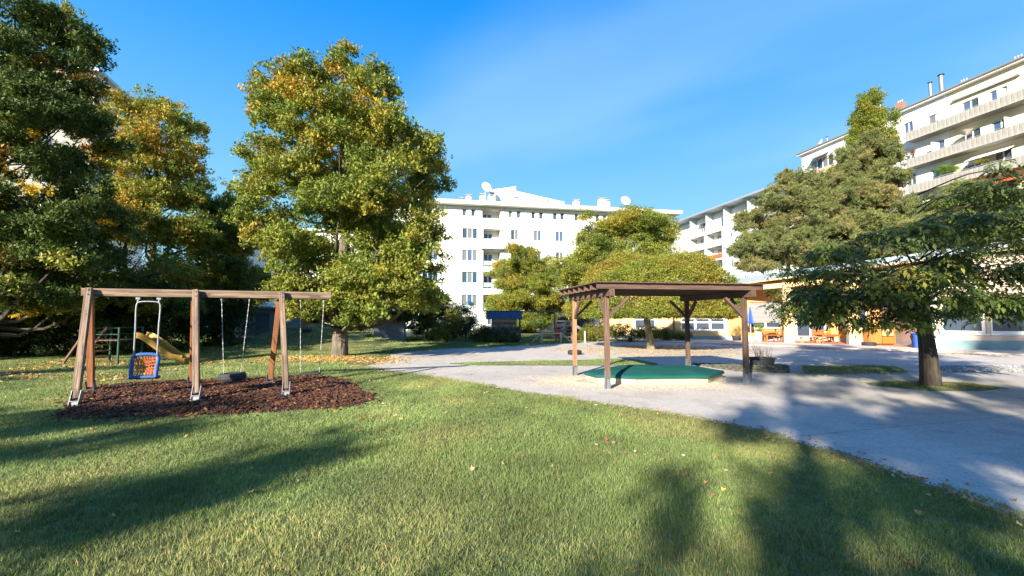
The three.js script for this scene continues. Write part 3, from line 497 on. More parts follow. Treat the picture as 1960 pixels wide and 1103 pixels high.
// kindergarten: main wall, recessed terrace with pillars, forward wing, one rising pent roof
const KG = [12.4, 0, -33.5], KT = -0.349;
const kloc = (s, y, t) => { const c = Math.cos(KT), q = Math.sin(KT); return [KG[0] + s * c + t * q, y, KG[2] - s * q + t * c]; };
{
  const b = thing('kindergarten', 'single storey apricot kindergarten with a rising grey pent roof and pillars', 'building', KG, KT);
  const H = [[-0.02, 2.98, 0.72, 3.1], [4.57, 6.48, 0.9, 2.72], [7.3, 9.1, 0.14, 2.35], [-3.3, -1.8, 0.8, 2.4], [10.0, 11.4, 0.9, 2.5]];
  openWall('wall', -6, 3.195, 0.0, 3.78, [H[0], H[3]], M.cream, b);
  openWall('wall', 3.2, 12, 0.0, 4.66, [H[1], H[2], H[4]], M.apricot, b, 0, 0.4, 3.86);
  mesh('core', slab(-6, 12, 0, 3.75, -6, -0.5), M.pink, b);
  mesh('plinth', [slab(-6, 3.2, 0.0, 0.32, 0.002, 0.03)], M.teal, b);
  mesh('plinth', [slab(3.21, 7.25, 0.0, 0.32, 0.002, 0.03), slab(9.15, 12, 0, 0.32, 0.002, 0.03)], M.greyBase, b);
  windowIn(b, ...H[0].slice(0, 2), 0.72, 1.62, { n: 3, rail: 0.58, f: 0.09, sill: true, sillM: M.frame });
  windowIn(b, ...H[0].slice(0, 2), 1.625, 3.1, { n: 3, f: 0.07, sill: false, shutter: 1.4, shutterM: M.blind });
  windowIn(b, 4.57, 6.48, 0.9, 2.72, { n: 2, f: 0.08, shutter: 1.36, shutterM: M.blind, sillM: M.frame });
  windowIn(b, -3.3, -1.8, 0.8, 2.4, { n: 2, rail: 0.7, sillM: M.frame });
  windowIn(b, 10.0, 11.4, 0.9, 2.5, { n: 2, sillM: M.frame });
  const door = mesh('door', [slab(7.3, 7.42, 0.16, 2.35, -0.2, -0.12), slab(8.14, 8.26, 0.16, 2.35, -0.2, -0.12), slab(8.98, 9.1, 0.16, 2.35, -0.2, -0.12), slab(7.42, 8.98, 2.22, 2.35, -0.2, -0.12), slab(7.42, 8.98, 0.16, 0.4, -0.2, -0.12)], M.frame, b);
  mesh('pane', slab(7.43, 8.13, 0.41, 2.21, -0.17, -0.155), M.glass, door); mesh('pane', slab(8.27, 8.97, 0.41, 2.21, -0.17, -0.155), M.glass, door); mesh('handle', rod([8.1, 1.15, -0.1], [8.1, 1.3, -0.1], 0.02), M.steel, door);
  mesh('door_canopy', slab(7.1, 9.3, 2.42, 2.62, 0.001, 0.25), M.cream, b);
  mesh('wall_lamp', rbox(0.14, 0.22, 0.1, 0.02, 3.8, 1.75, 0.05), M.darkSteel, b);
  mesh('downpipe', rod([-0.5, 0.05, 0.09], [-0.5, 4.0, 0.09], 0.06), M.darkSteel, b);
  const roofY = (s) => 4.18 + (s - 2.6) * 0.092, edge = (s) => 0.85 + (s - 2.6) * 0.5;
  for (const [s, t] of [[6.45, 2.1], [9.55, 3.35]]) { const p = mesh('pillar', slab(s - 0.28, s + 0.28, 0.42, roofY(s) - 0.3, t - 0.25, t + 0.25), M.cream, b); mesh('pillar_base', slab(s - 0.285, s + 0.285, 0.06, 0.42, t - 0.255, t + 0.255), M.greyBase, p); }
  // forward wing
  const W = [[12.35, 14.1, 0.85, 2.65], [14.25, 16.6, 0.85, 2.65], [16.75, 19, 0.85, 2.65]];
  openWall('wing_wall', 12, 23, 0, 5.25, W, M.pink, b, 6.6, 0.4, 4.62);
  mesh('wing_side', slab(12.0, 12.35, 0, 4.62, 0.01, 6.19), M.pink, b);
  mesh('wing_core', slab(12.4, 23, 0, 4.6, 0, 6.1), M.pink, b);
  mesh('plinth', slab(12, 23, 0, 0.52, 6.602, 6.64), M.teal, b); mesh('plinth', slab(11.96, 11.998, 0.06, 0.42, 0.02, 6.19), M.greyBase, b);
  mesh('corner_post', slab(11.9, 12.1, 0.06, 4.6, 6.45, 6.66), M.frame, b);
  for (const w of W) windowIn(b, w[0], w[1], w[2], w[3], { n: 1, f: 0.13, sillM: M.frame, z0: 6.6 });
  // roof: eaves run from over the main wall out over the wing, rising
  const s0 = -6.5, sA = 2.0, s1 = 24, P = (s, t, y) => [s, y, t], tri = [];
  const quad = (a, c, d, e) => tri.push(...a, ...c, ...d, ...a, ...d, ...e);
  const top = [P(s0, 0.85, roofY(2)), P(sA, 0.85, roofY(2)), P(16.2, edge(16.2), roofY(16.2)), P(s1, 7.7, roofY(19))], back = [P(s0, -7, roofY(2) + 0.1), P(sA, -7, roofY(2) + 0.1), P(16.2, -7, roofY(16.2) + 0.1), P(s1, -7, roofY(19) + 0.1)];
  const dn = (p, h) => [p[0], p[1] - h, p[2]];
  for (let k = 0; k < 3; k++) { quad(top[k], top[k + 1], back[k + 1], back[k]); quad(dn(top[k], 0.32), dn(back[k], 0.32), dn(back[k + 1], 0.32), dn(top[k + 1], 0.32)); }
  const rg = new THREE.BufferGeometry(); rg.setAttribute('position', new THREE.Float32BufferAttribute(tri, 3)); rg.computeVertexNormals(); rg.setAttribute('uv', new THREE.Float32BufferAttribute(tri.filter((_, i) => i % 3 !== 1), 2));
  mesh('roof', rg, M.zinc, b);
  for (let k = 0; k < 3; k++) {
    const A = top[k], B = top[k + 1];
    mesh('fascia', timber([A[0], A[1] - 0.14, A[2] + 0.03], [B[0], B[1] - 0.14, B[2] + 0.03], 0.05, 0.36, 0.005), M.fascia, b);
    mesh('gutter_trim', timber([A[0], A[1] - 0.37, A[2] - 0.05], [B[0], B[1] - 0.37, B[2] - 0.05], 0.14, 0.1, 0.005), M.cream, b);
  }
  mesh('soffit', (() => { const g = new THREE.BufferGeometry(), q = []; const a = (p, h) => dn(p, h); for (let k = 0; k < 3; k++) { const A = a(top[k], 0.36), B = a(top[k + 1], 0.36), C = a(back[k + 1], 0.36), D = a(back[k], 0.36); q.push(...A, ...D, ...C, ...A, ...C, ...B); } g.setAttribute('position', new THREE.Float32BufferAttribute(q, 3)); g.computeVertexNormals(); g.setAttribute('uv', new THREE.Float32BufferAttribute(q.filter((_, i) => i % 3 !== 1), 2)); return g; })(), M.apricot, b);
  mesh('lintel_beam', timber([3.3, 3.55, 1.0], [12, 4.05, 4.6], 0.3, 0.3, 0.01), M.cream, b);
}
// raised walk and red terrace floor in front of it
{
  const kp = (s, t) => { const p = kloc(s, 0, t); return [p[0], p[2]]; };
  const walk = [kp(-6, 0.05), kp(12, 0.05), kp(12, 6.6), kp(24, 6.6), kp(24, 9.6), kp(13.7, 9.2), kp(8, 7.4), kp(2.2, 4.9), kp(-2, 3.4), kp(-6, 2.2)];
  const s = new THREE.Shape(walk.map(([x, z]) => new THREE.Vector2(x, -z)));
  structure(mesh('raised_walk', new THREE.ExtrudeGeometry(s, { depth: 0.07, bevelEnabled: false }).rotateX(-Math.PI / 2), plaster([0.48, 0.43, 0.37], 131, 0.3)));
  structure(mesh('terrace_floor', poly([kp(3.3, 0.06), kp(11.9, 0.06), kp(11.9, 5.6), kp(9.6, 3.8), kp(6.4, 2.6), kp(3.3, 1.3)], 0.075), plaster([0.42, 0.17, 0.11], 137, 0.25)));
}

// ---------------------------------------------------------------- swing set
function tyreGeo(R, r, w) {                             // lying tyre: tread with grooves, hollow middle
  const p = []; const prof = [[R - r * 1.55, -w * 0.35], [R - r * 1.2, -w * 0.5], [R - r * 0.35, -w * 0.5], [R - 0.012, -w * 0.36], [R, -w * 0.2], [R - 0.014, -w * 0.17], [R - 0.014, -w * 0.13], [R, -w * 0.1], [R, w * 0.1], [R - 0.014, w * 0.13], [R - 0.014, w * 0.17], [R, w * 0.2], [R - 0.012, w * 0.36], [R - r * 0.35, w * 0.5], [R - r * 1.2, w * 0.5], [R - r * 1.55, w * 0.35], [R - r * 1.4, w * 0.3], [R - r * 0.5, w * 0.38], [R - r * 0.4, 0], [R - r * 0.5, -w * 0.38], [R - r * 1.4, -w * 0.3], [R - r * 1.55, -w * 0.35]];
  for (const [x, y] of prof) p.push(new THREE.Vector2(x, y));
  return toCreasedNormals(new THREE.LatheGeometry(p, 36), 0.6);
}
const SW0 = [-8.52, -9.17], SWd = [3.25, -1.18];          // top of the first A-frame, and from there to the third
const sw = (u) => [SW0[0] + SWd[0] * u, SW0[1] + SWd[1] * u];
const beamTop = 2.24, beamH = 0.16;
{
  const t = thing('garden_swing', 'weathered wooden swing frame with three leg pairs on metal shoes over bark mulch', 'swing');
  const a = sw(-0.035), c = sw(1.312), y = beamTop - beamH / 2;
  mesh('beam', timber([a[0], y, a[1]], [c[0], y, c[1]], 0.13, beamH, 0.012), M.swingWood, t);
  const legs = [[[-7.91, -8.35], [-9.13, -9.99]], [[-6.1, -8.91], [-7.56, -10.88]], [[-4.64, -9.48], [-5.9, -11.21]]];
  legs.forEach(([f, b], k) => {
    const m = sw([0, 0.52, 1.0][k]);
    for (const [p, front] of [[f, 1], [b, 0]]) {
      const dx = p[0] - m[0], dz = p[1] - m[1], L = Math.hypot(dx, dz), q = [m[0] + (dx / L) * 0.13 * (front ? 1 : 1), m[1] + (dz / L) * 0.13];
      const foot = [q[0] + (p[0] - q[0]) * 0.93, 0.17, q[1] + (p[1] - q[1]) * 0.93], head = [q[0], front ? beamTop - 0.005 : beamTop - 0.19, q[1]];
      if (!front) { head[0] = m[0] + (dx / L) * 0.1; head[2] = m[1] + (dz / L) * 0.1; }
      const leg = mesh('leg', beam(foot, head, 0.115, 0.095, 0.012, Math.atan2(SWd[0], SWd[1]) + 1.57), front ? (k === 1 ? M.swingWoodB : M.swingWood) : M.freshWood, t);
      const d = [p[0] - foot[0], p[1] - foot[2]], S = (o, yy) => [foot[0] + d[0] * o, yy, foot[2] + d[1] * o];
      const yaw = Math.atan2(SWd[0], SWd[1]) - Math.PI / 2;
      const plate = (off, w, h, th) => { const g = box(w, h, th, 0, 0, off).rotateY(yaw); return g; };
      const tilt = Math.atan2(Math.hypot(head[0] - foot[0], head[2] - foot[2]), head[1] - foot[1]) * (front ? -1 : 1);
      const shoe = merge([box(0.012, 0.34, 0.12, -0.066, 0, 0), box(0.012, 0.34, 0.12, 0.066, 0, 0), box(0.12, 0.012, 0.12, 0, -0.03, 0), box(0.12, 0.15, 0.012, 0, -0.11, front ? 0.03 : -0.03)]).rotateX(tilt).rotateY(yaw).translate(...S(0.25, 0.145));
      mesh('metal_shoe', shoe, M.steel, leg);
      if (front) for (const h of [0.93, 0.975]) { const e = [mix(foot[0], head[0], h), mix(foot[1], head[1], h), mix(foot[2], head[2], h)]; mesh('bolt', rod([e[0] - (dx / L) * -0.05, e[1] + 0.012, e[2] + (dz / L) * 0.05], [e[0] + (dx / L) * 0.062, e[1] + 0.014, e[2] + (dz / L) * 0.062], 0.014), M.darkSteel, leg); }
    }
  });
}
{ // basket chair on rigid poles
  const m = sw(0.285), yaw = Math.atan2(SWd[0], SWd[1]) - Math.PI / 2, t = thing('swing_chair', 'blue padded swing chair with orange net hanging from two metal poles', 'swing', [m[0], 0, m[1]], yaw);
  const w = 0.2, yt = beamTop - beamH;
  for (const s of [-1, 1]) mesh('hanger', [rod([s * w * 0.9, yt - 0.11, 0], [s * w * 0.9, yt + 0.01, 0], 0.02), box(0.07, 0.05, 0.06, s * w * 0.9, yt - 0.03, 0)], M.steel, t);
  mesh('pole_frame', [pipe([[-w, 0.75, 0.02], [-w, 1.4, 0.01], [-w, 1.93, 0], [-w * 0.9, 1.965, 0], [w * 0.9, 1.965, 0], [w, 1.93, 0], [w, 1.4, 0.01], [w, 0.75, 0.02]], 0.017, 8, 60)], M.steel, t);
  const W = 0.215, top = 0.87, bot = 0.42;
  const backrest = mesh('backrest', [pipe([[-W, bot, 0.09], [-W, 0.62, 0.05], [-W, top - 0.05, 0.0], [-W + 0.04, top, 0], [W - 0.04, top, 0], [W, top - 0.05, 0], [W, 0.62, 0.05], [W, bot, 0.09]], 0.038, 10, 60), rod([-W, bot + 0.01, 0.09], [W, bot + 0.01, 0.09], 0.036)], M.blueFoam, t);
  const strands = []; for (let k = 1; k < 9; k++) { const x = -W + (k * 2 * W) / 9; strands.push(pipe([[x, top - 0.02, 0.0], [x + 0.03, 0.66, -0.05], [x + 0.05, bot + 0.02, 0.08]], 0.009, 5, 10)); strands.push(pipe([[x, top - 0.02, 0.0], [x - 0.02, 0.66, -0.05], [x - 0.05 * (x > -0.2 ? 1 : 0), bot + 0.02, 0.08]], 0.006, 5, 10)); }
  for (let k = 1; k < 7; k++) { const y = bot + (k * (top - bot)) / 7; strands.push(pipe([[-W, y, 0.03], [0, y - 0.02, -0.05 + 0.06 * (1 - k / 7)], [W, y + 0.01, 0.03]], 0.009, 5, 12)); }
  mesh('net', strands, M.orange, backrest);
  const seat = mesh('seat', [pipe([[-W, bot, 0.09], [-W, bot - 0.01, -0.08], [-W + 0.05, bot, -0.12], [W - 0.05, bot, -0.12], [W, bot - 0.01, -0.08], [W, bot, 0.09]], 0.034, 8, 40)], M.blueFoam, t);
  mesh('seat_net', [...Array.from({ length: 7 }, (_, k) => pipe([[-W + (k + 1) * 0.054, bot, 0.08], [-W + (k + 1) * 0.054, bot - 0.05, -0.12], [-W + (k + 1) * 0.054, bot, -0.11]], 0.009, 5, 8)), ...Array.from({ length: 5 }, (_, k) => rod([-W, bot - 0.02, -0.09 + k * 0.03], [W, bot - 0.02, -0.09 + k * 0.03], 0.008, 0.008, 5))], M.orange, seat);
}
function chain(a, b, r = 0.007) { return [rod(a, b, r * 0.6), ...Array.from({ length: Math.floor(Math.hypot(a[0] - b[0], a[1] - b[1], a[2] - b[2]) / 0.06) }, (_, k, n) => { const L = Math.hypot(a[0] - b[0], a[1] - b[1], a[2] - b[2]), t = (k * 0.06 + 0.03) / L; return new THREE.TorusGeometry(r * 1.2, r * 0.5, 4, 6).rotateY(k % 2 ? 1.57 : 0).translate(mix(a[0], b[0], t), mix(a[1], b[1], t), mix(a[2], b[2], t)); })]; }
{
  const m = sw(0.74), yaw = Math.atan2(SWd[0], SWd[1]) - Math.PI / 2, t = thing('tyre_swing', 'black tyre swing hanging flat between the middle and end leg pairs', 'swing', [m[0], 0, m[1]], yaw), yt = beamTop - beamH;
  mesh('tyre', tyreGeo(0.275, 0.1, 0.16).rotateZ(0.04).translate(0, 0.36, 0), M.rubber, t);
  mesh('chain', chain([-0.26, yt, 0], [-0.15, 0.44, 0.06]), M.rope, t); mesh('chain', chain([0.28, yt, 0], [0.15, 0.44, -0.06]), M.rope, t);
  for (const x of [-0.26, 0.28]) mesh('hook', rod([x, yt - 0.06, 0], [x, yt + 0.01, 0], 0.018), M.steel, t);
}
{
  const m = sw(1.19), yaw = Math.atan2(SWd[0], SWd[1]) - Math.PI / 2, t = thing('board_swing', 'flat black board swing on two long ropes at the free end of the beam', 'swing', [m[0], 0, m[1]], yaw), yt = beamTop - beamH;
  mesh('seat', rbox(0.46, 0.035, 0.18, 0.012, 0, 0.37, 0), M.rubber, t);
  mesh('chain', chain([-0.24, yt, 0], [-0.2, 0.38, 0]), M.rope, t); mesh('chain', chain([0.26, yt, 0], [0.2, 0.38, 0]), M.rope, t);
  for (const x of [-0.24, 0.26]) mesh('hook', rod([x, yt - 0.06, 0], [x, yt + 0.01, 0], 0.018), M.steel, t);
}

// ---------------------------------------------------------------- pergola and covered sandbox
{
  const t = thing('pergola', 'dark wooden pergola with flat slatted roof over the sandbox', 'pergola', [2.21, 0, -10.64], 0.164);
  // local x: along the front; local -z: away
  const W = 3.56, D = 2.52, ps = [[0, 0], [W, -0.0], [0, -D], [W - 0.05, -D]], yb = 2.14;
  ps.forEach(([x, z], k) => {
    const post = mesh('post', rbox(0.108, yb - 0.28, 0.108, 0.01, x, 0.28 + (yb - 0.28) / 2, z), k === 2 ? M.tanWood : k % 2 ? M.pergolaWood : M.pergolaWoodB, t);
    mesh('metal_shoe', [slab(x - 0.062, x - 0.056, 0.0, 0.42, z - 0.045, z + 0.045), slab(x + 0.056, x + 0.062, 0.0, 0.42, z - 0.045, z + 0.045), slab(x - 0.054, x + 0.054, 0.255, 0.275, z - 0.045, z + 0.045), slab(x - 0.05, x + 0.05, 0, 0.255, z - 0.006, z + 0.006)], M.steel, post);
    const sx = x < 1 ? 1 : -1, sz = z > -1 ? -1 : 1;
    mesh('brace', beam([x + sx * 0.03, 1.66, z + 0.0], [x + sx * 0.52, 2.13, z], 0.06, 0.1, 0.006), M.pergolaWoodB, t);
    mesh('brace', beam([x, 1.64, z + sz * 0.03], [x, 2.12, z + sz * 0.5], 0.06, 0.1, 0.006), M.pergolaWood, t);
  });
  for (const x of [0, W]) mesh('side_beam', rbox(0.12, 0.16, D + 0.75, 0.01, x, yb + 0.08, -D / 2), M.pergolaWood, t);
  for (let k = 0; k < 8; k++) { const z = 0.32 - (k * (D + 0.64)) / 7; mesh('rafter', rbox(W + 0.62, 0.13, k === 0 || k === 7 ? 0.07 : 0.06, 0.006, W / 2 - 0.04, yb + 0.226 , z), k % 2 ? M.pergolaWoodB : M.pergolaWood, t); }
  for (let k = 0; k < 30; k++) { const x = -0.33 + (k * (W + 0.58)) / 29; mesh('roof_board', rbox(0.13, 0.026, D + 0.86 + 0.02 * hash3(k, 2, 2), 0.004, x, yb + 0.307 + 0.004 * hash3(k, 1, 1), -D / 2), k % 3 ? M.pergolaWood : M.pergolaWoodB, t); }
}
{
  const ring = [[1.94, -12.2], [2.15, -11.62], [3.05, -11.28], [4.87, -11.42], [5.75, -12.5], [5.5, -13.35], [4.2, -13.5], [2.75, -13.3]];
  const t = thing('sandbox', 'low polygonal sandbox with beige walls and a green tarpaulin cover', 'sandbox');
  const n = ring.length, cx = 3.75, cz = -12.4;
  ring.forEach((p, k) => {
    const q = ring[(k + 1) % n], g = timber([mix(cx, p[0], 0.965), 0.095, mix(cz, p[1], 0.965)], [mix(cx, q[0], 0.965), 0.095, mix(cz, q[1], 0.965)], 0.09, 0.19, 0.008);
    mesh('side_wall', g, M.sandBox, t);
  });
  // cover: taut tarpaulin, rim folded down
  const pos = [], uv = [], idx = [], R = 14, edge = []; for (let k = 0; k < n; k++) for (let j = 0; j < 8; j++) { const p = ring[k], q = ring[(k + 1) % n]; edge.push([mix(p[0], q[0], j / 8), mix(p[1], q[1], j / 8)]); }
  for (let i = 0; i <= R + 2; i++) edge.forEach(([x, z], k) => {
    const f = Math.min(1, i / R) * (i > R ? 1.012 : 1), X = mix(cx, x, f), Z = mix(cz, z, f), wob = 0.08 * (noise3(X * 1.7, Z * 1.7, 3) - 0.5) + 0.022 * (noise3(X * 7, Z * 7, 9) - 0.5);
    const y = i > R ? 0.21 - 0.03 * (i - R) : 0.21 + 0.15 * (1 - f * f) + wob * (1 - f ** 4); pos.push(X, y, Z); uv.push(X, Z);
  });
  const E = edge.length; for (let i = 0; i < R + 2; i++) for (let k = 0; k < E; k++) { const a = i * E + k, b = i * E + ((k + 1) % E); idx.push(a, b, a + E, b, b + E, a + E); }
  const g = new THREE.BufferGeometry(); g.setAttribute('position', new THREE.Float32BufferAttribute(pos, 3)); g.setAttribute('uv', new THREE.Float32BufferAttribute(uv, 2)); g.setIndex(idx); g.computeVertexNormals();
  const weave = tex(256, 256, (u, v) => { const k = 0.85 + 0.15 * fbm2(u, v, 8, 4, 3) + 0.08 * (((Math.floor(u * 128) + Math.floor(v * 128)) % 2) - 0.5); return [0.007 * k, 0.075 * k, 0.066 * k]; }, true, [1.2, 1.2]);
  const cov = mesh('cover', g, mat([1, 1, 1], 0.92, { map: weave, specularIntensity: 0.15 }), t);
  mesh('rim_cord', pipe(edge.filter((_, k) => k % 2 === 0).map(([x, z]) => [mix(cx, x, 1.014), 0.15, mix(cz, z, 1.014)]), 0.012, 5, 96, true), M.green, cov);
}
for (const [p, s, label] of [[[2.79, 0.1, -20.4], 1.05, 'worn black tyre lying on the sunlit asphalt behind the pergola'], [kloc(9.9, 0.16, 4.6), 1.15, 'black tyre lying on the raised walk by the kindergarten pillar'], [[-10.6, hill(-10.6, -23.6) + 0.07, -23.6], 0.75, 'small dark tyre lying on the grassy mound']]) {
  const o = mesh('loose_tyre', tyreGeo(0.3, 0.11, 0.18).scale(s, s, s), M.rubber); o.position.set(...p); if (p[2] === -23.6) o.rotation.x = 0.15; tag(o, label, 'tyre', 'loose tyres');
}
// planters
{
  const t = thing('planter_trough', 'dark plastic trough with dry twigs beside the right front pergola post', 'planter', [8.45, 0, -15.5], 0.1);
  const s = 0.34, h = 0.3, pts = (w, d, y) => [[-w, y, -d], [w, y, -d], [w, y, d], [-w, y, d]];
  const a = pts(0.29, 0.17, 0.012), c = pts(0.34, 0.21, h), q = []; for (let k = 0; k < 4; k++) { const A = a[k], B = a[(k + 1) % 4], C = c[(k + 1) % 4], D = c[k]; q.push(...A, ...D, ...C, ...A, ...C, ...B); } q.push(...a[0], ...a[1], ...a[2], ...a[0], ...a[2], ...a[3]);
  const g = new THREE.BufferGeometry(); g.setAttribute('position', new THREE.Float32BufferAttribute(q, 3)); g.computeVertexNormals(); g.setAttribute('uv', new THREE.Float32BufferAttribute(new Float32Array(q.length / 3 * 2), 2)); mesh('trough', g, M.darkPlastic, t);
  mesh('rim', [slab(-0.37, 0.37, h - 0.03, h + 0.012, 0.2, 0.235), slab(-0.37, 0.37, h - 0.03, h + 0.012, -0.235, -0.2), slab(-0.37, -0.335, h - 0.03, h + 0.012, -0.2, 0.2), slab(0.335, 0.37, h - 0.03, h + 0.012, -0.2, 0.2)], M.darkPlastic, t);
  mesh('soil', slab(-0.33, 0.33, 0.2, 0.265, -0.19, 0.19), M.soil, t);
  const r = rng(8), tw = []; for (let k = 0; k < 26; k++) { const x = (r() - 0.5) * 0.6, z = (r() - 0.5) * 0.3, hh = 0.25 + 0.4 * r(), dx = (r() - 0.5) * 0.3, dz = (r() - 0.5) * 0.3; tw.push(limb([[x, 0.25, z], [x + dx * 0.4, 0.25 + hh * 0.5, z + dz * 0.4], [x + dx, 0.25 + hh, z + dz]], [0.008, 0.003], 4)); tw.push(rod([x + dx * 0.5, 0.25 + hh * 0.6, z + dz * 0.5], [x + dx * 0.5 + (r() - 0.5) * 0.2, 0.3 + hh * 0.9, z + dz * 0.5 + (r() - 0.5) * 0.1], 0.003, 0.002, 4)); }
  mesh('twigs', tw, mat([0.16, 0.12, 0.09], 0.9), t);
}
function lampParasol() {
  const t = thing('folded_parasol', 'folded blue parasol standing in front of the blinds of the kindergarten', 'parasol', kloc(4.35, 0.07, 1.6));
  mesh('base', [rod([0, 0, 0], [0, 0.09, 0], 0.26, 0.24, 20)], M.concrete, t); mesh('pole', rod([0, 0.09, 0], [0, 2.4, 0], 0.022), M.frame, t);
  const q = [], n = 16; const ringAt = (y, r) => Array.from({ length: n }, (_, k) => { const a = (k / n) * 6.283, rr = r * (k % 2 ? 0.62 : 1); return [Math.cos(a) * rr, y, Math.sin(a) * rr]; });
  const rs = [ringAt(1.18, 0.19), ringAt(1.3, 0.22), ringAt(1.9, 0.12), ringAt(2.38, 0.02)]; for (let i = 0; i < 3; i++) for (let k = 0; k < n; k++) { const A = rs[i][k], B = rs[i][(k + 1) % n], C = rs[i + 1][(k + 1) % n], D = rs[i + 1][k]; q.push(...A, ...D, ...C, ...A, ...C, ...B); }
  const g = new THREE.BufferGeometry(); g.setAttribute('position', new THREE.Float32BufferAttribute(q, 3)); g.computeVertexNormals(); g.setAttribute('uv', new THREE.Float32BufferAttribute(new Float32Array((q.length / 3) * 2), 2)); mesh('canopy', g, M.blue, t);
}
lampParasol();
function bench(name, label, p, turn, L, h, m, back, category = 'bench') {
  const t = thing(name, label, category, p, turn, 'terrace furniture');
  for (const z of [-0.13, 0, 0.13]) mesh('plank', rbox(L, 0.035, 0.115, 0.006, 0, h, z), m, t);
  for (const s of [-1, 1]) { mesh('leg', [slab(s * L * 0.4 - 0.03, s * L * 0.4 + 0.03, 0, h - 0.02, -0.15, -0.09), slab(s * L * 0.4 - 0.03, s * L * 0.4 + 0.03, 0, h - 0.02, 0.09, 0.15), slab(s * L * 0.4 - 0.025, s * L * 0.4 + 0.025, h - 0.1, h - 0.02, -0.09, 0.09)], m, t); }
  if (back) { for (const y of [h + 0.22, h + 0.38]) mesh('back_slat', rbox(L, 0.11, 0.03, 0.006, 0, y, -0.2), m, t); for (const s of [-1, 1]) mesh('back_post', beam([s * L * 0.4, h - 0.05, -0.15], [s * L * 0.4, h + 0.44, -0.22], 0.05, 0.04), m, t); }
  return t;
}
function tableAt(name, label, p, turn, L, D, h, m, lm) {
  const t = thing(name, label, 'table', p, turn, 'terrace furniture'), n = Math.max(3, Math.round(D / 0.14));
  for (let k = 0; k < n; k++) mesh('plank', rbox(L, 0.035, D / n - 0.012, 0.006, 0, h, -D / 2 + ((k + 0.5) * D) / n), m, t);
  for (const sx of [-1, 1]) for (const sz of [-1, 1]) mesh('leg', rbox(0.06, h - 0.02, 0.06, 0.006, sx * (L / 2 - 0.1), (h - 0.02) / 2, sz * (D / 2 - 0.08)), lm || m, t);
  mesh('apron', [slab(-L / 2 + 0.12, L / 2 - 0.12, h - 0.1, h - 0.018, D / 2 - 0.1, D / 2 - 0.07), slab(-L / 2 + 0.12, L / 2 - 0.12, h - 0.1, h - 0.018, -D / 2 + 0.07, -D / 2 + 0.1)], lm || m, t);
}
bench('wooden_bench', 'orange wooden bench with backrest beside the left kindergarten pillar', kloc(5.75, 0.078, 1.5), 0.1, 1.5, 0.42, M.tableWood, true);
tableAt('wooden_table', 'orange wooden table in front of the blinds', kloc(5.5, 0.078, 0.75), 0.05, 1.3, 0.6, 0.62, M.tableWood);
bench('wooden_bench', 'pale low bench on the walk right of the left pillar', kloc(7.5, 0.078, 2.6), -0.1, 1.2, 0.36, M.paleWood, false);
tableAt('wooden_table', 'low orange table between the two kindergarten pillars', kloc(8.6, 0.078, 2.0), 0.1, 1.3, 0.7, 0.5, M.orangePaint);
bench('wooden_bench', 'orange painted bench behind the low orange table', kloc(8.6, 0.078, 1.2), 0.1, 1.4, 0.34, M.orangePaint, true);
{
  const t = thing('play_kitchen', 'pale wooden play kitchen cabinet on the red terrace by the right pillar', 'cabinet', kloc(10.85, 0.078, 3.2), 0.0);
  mesh('side_panel', slab(-0.75, -0.71, 0, 0.95, -0.25, 0.25), M.tableWood, t); mesh('side_panel', slab(0.71, 0.75, 0, 0.95, -0.25, 0.25), M.tableWood, t);
  mesh('back_panel', slab(-0.709, 0.709, 0, 0.95, -0.25, -0.23), M.paleWood, t); mesh('top', slab(-0.78, 0.78, 0.952, 0.99, -0.27, 0.27), M.tableWood, t);
  mesh('door', slab(-0.68, -0.02, 0.06, 0.9, 0.2, 0.23), M.tableWood, t); mesh('drawer', slab(0.02, 0.68, 0.5, 0.9, 0.2, 0.23), M.paleWood, t); mesh('drawer', slab(0.02, 0.68, 0.06, 0.46, 0.2, 0.23), M.orangePaint, t);
}
{
  const t = thing('rubbish_bin', 'blue bin standing at the corner of the kindergarten wing', 'bin', kloc(11.55, 0.075, 6.0), 0);
  mesh('body', new THREE.CylinderGeometry(0.26, 0.22, 0.7, 4, 1).rotateY(0.785).translate(0, 0.35, 0), M.blue, t); mesh('lid', rbox(0.42, 0.05, 0.42, 0.02, 0, 0.73, 0), M.blue, t); mesh('handle', rod([-0.12, 0.72, 0.23], [0.12, 0.72, 0.23], 0.015), M.darkPlastic, t);
}
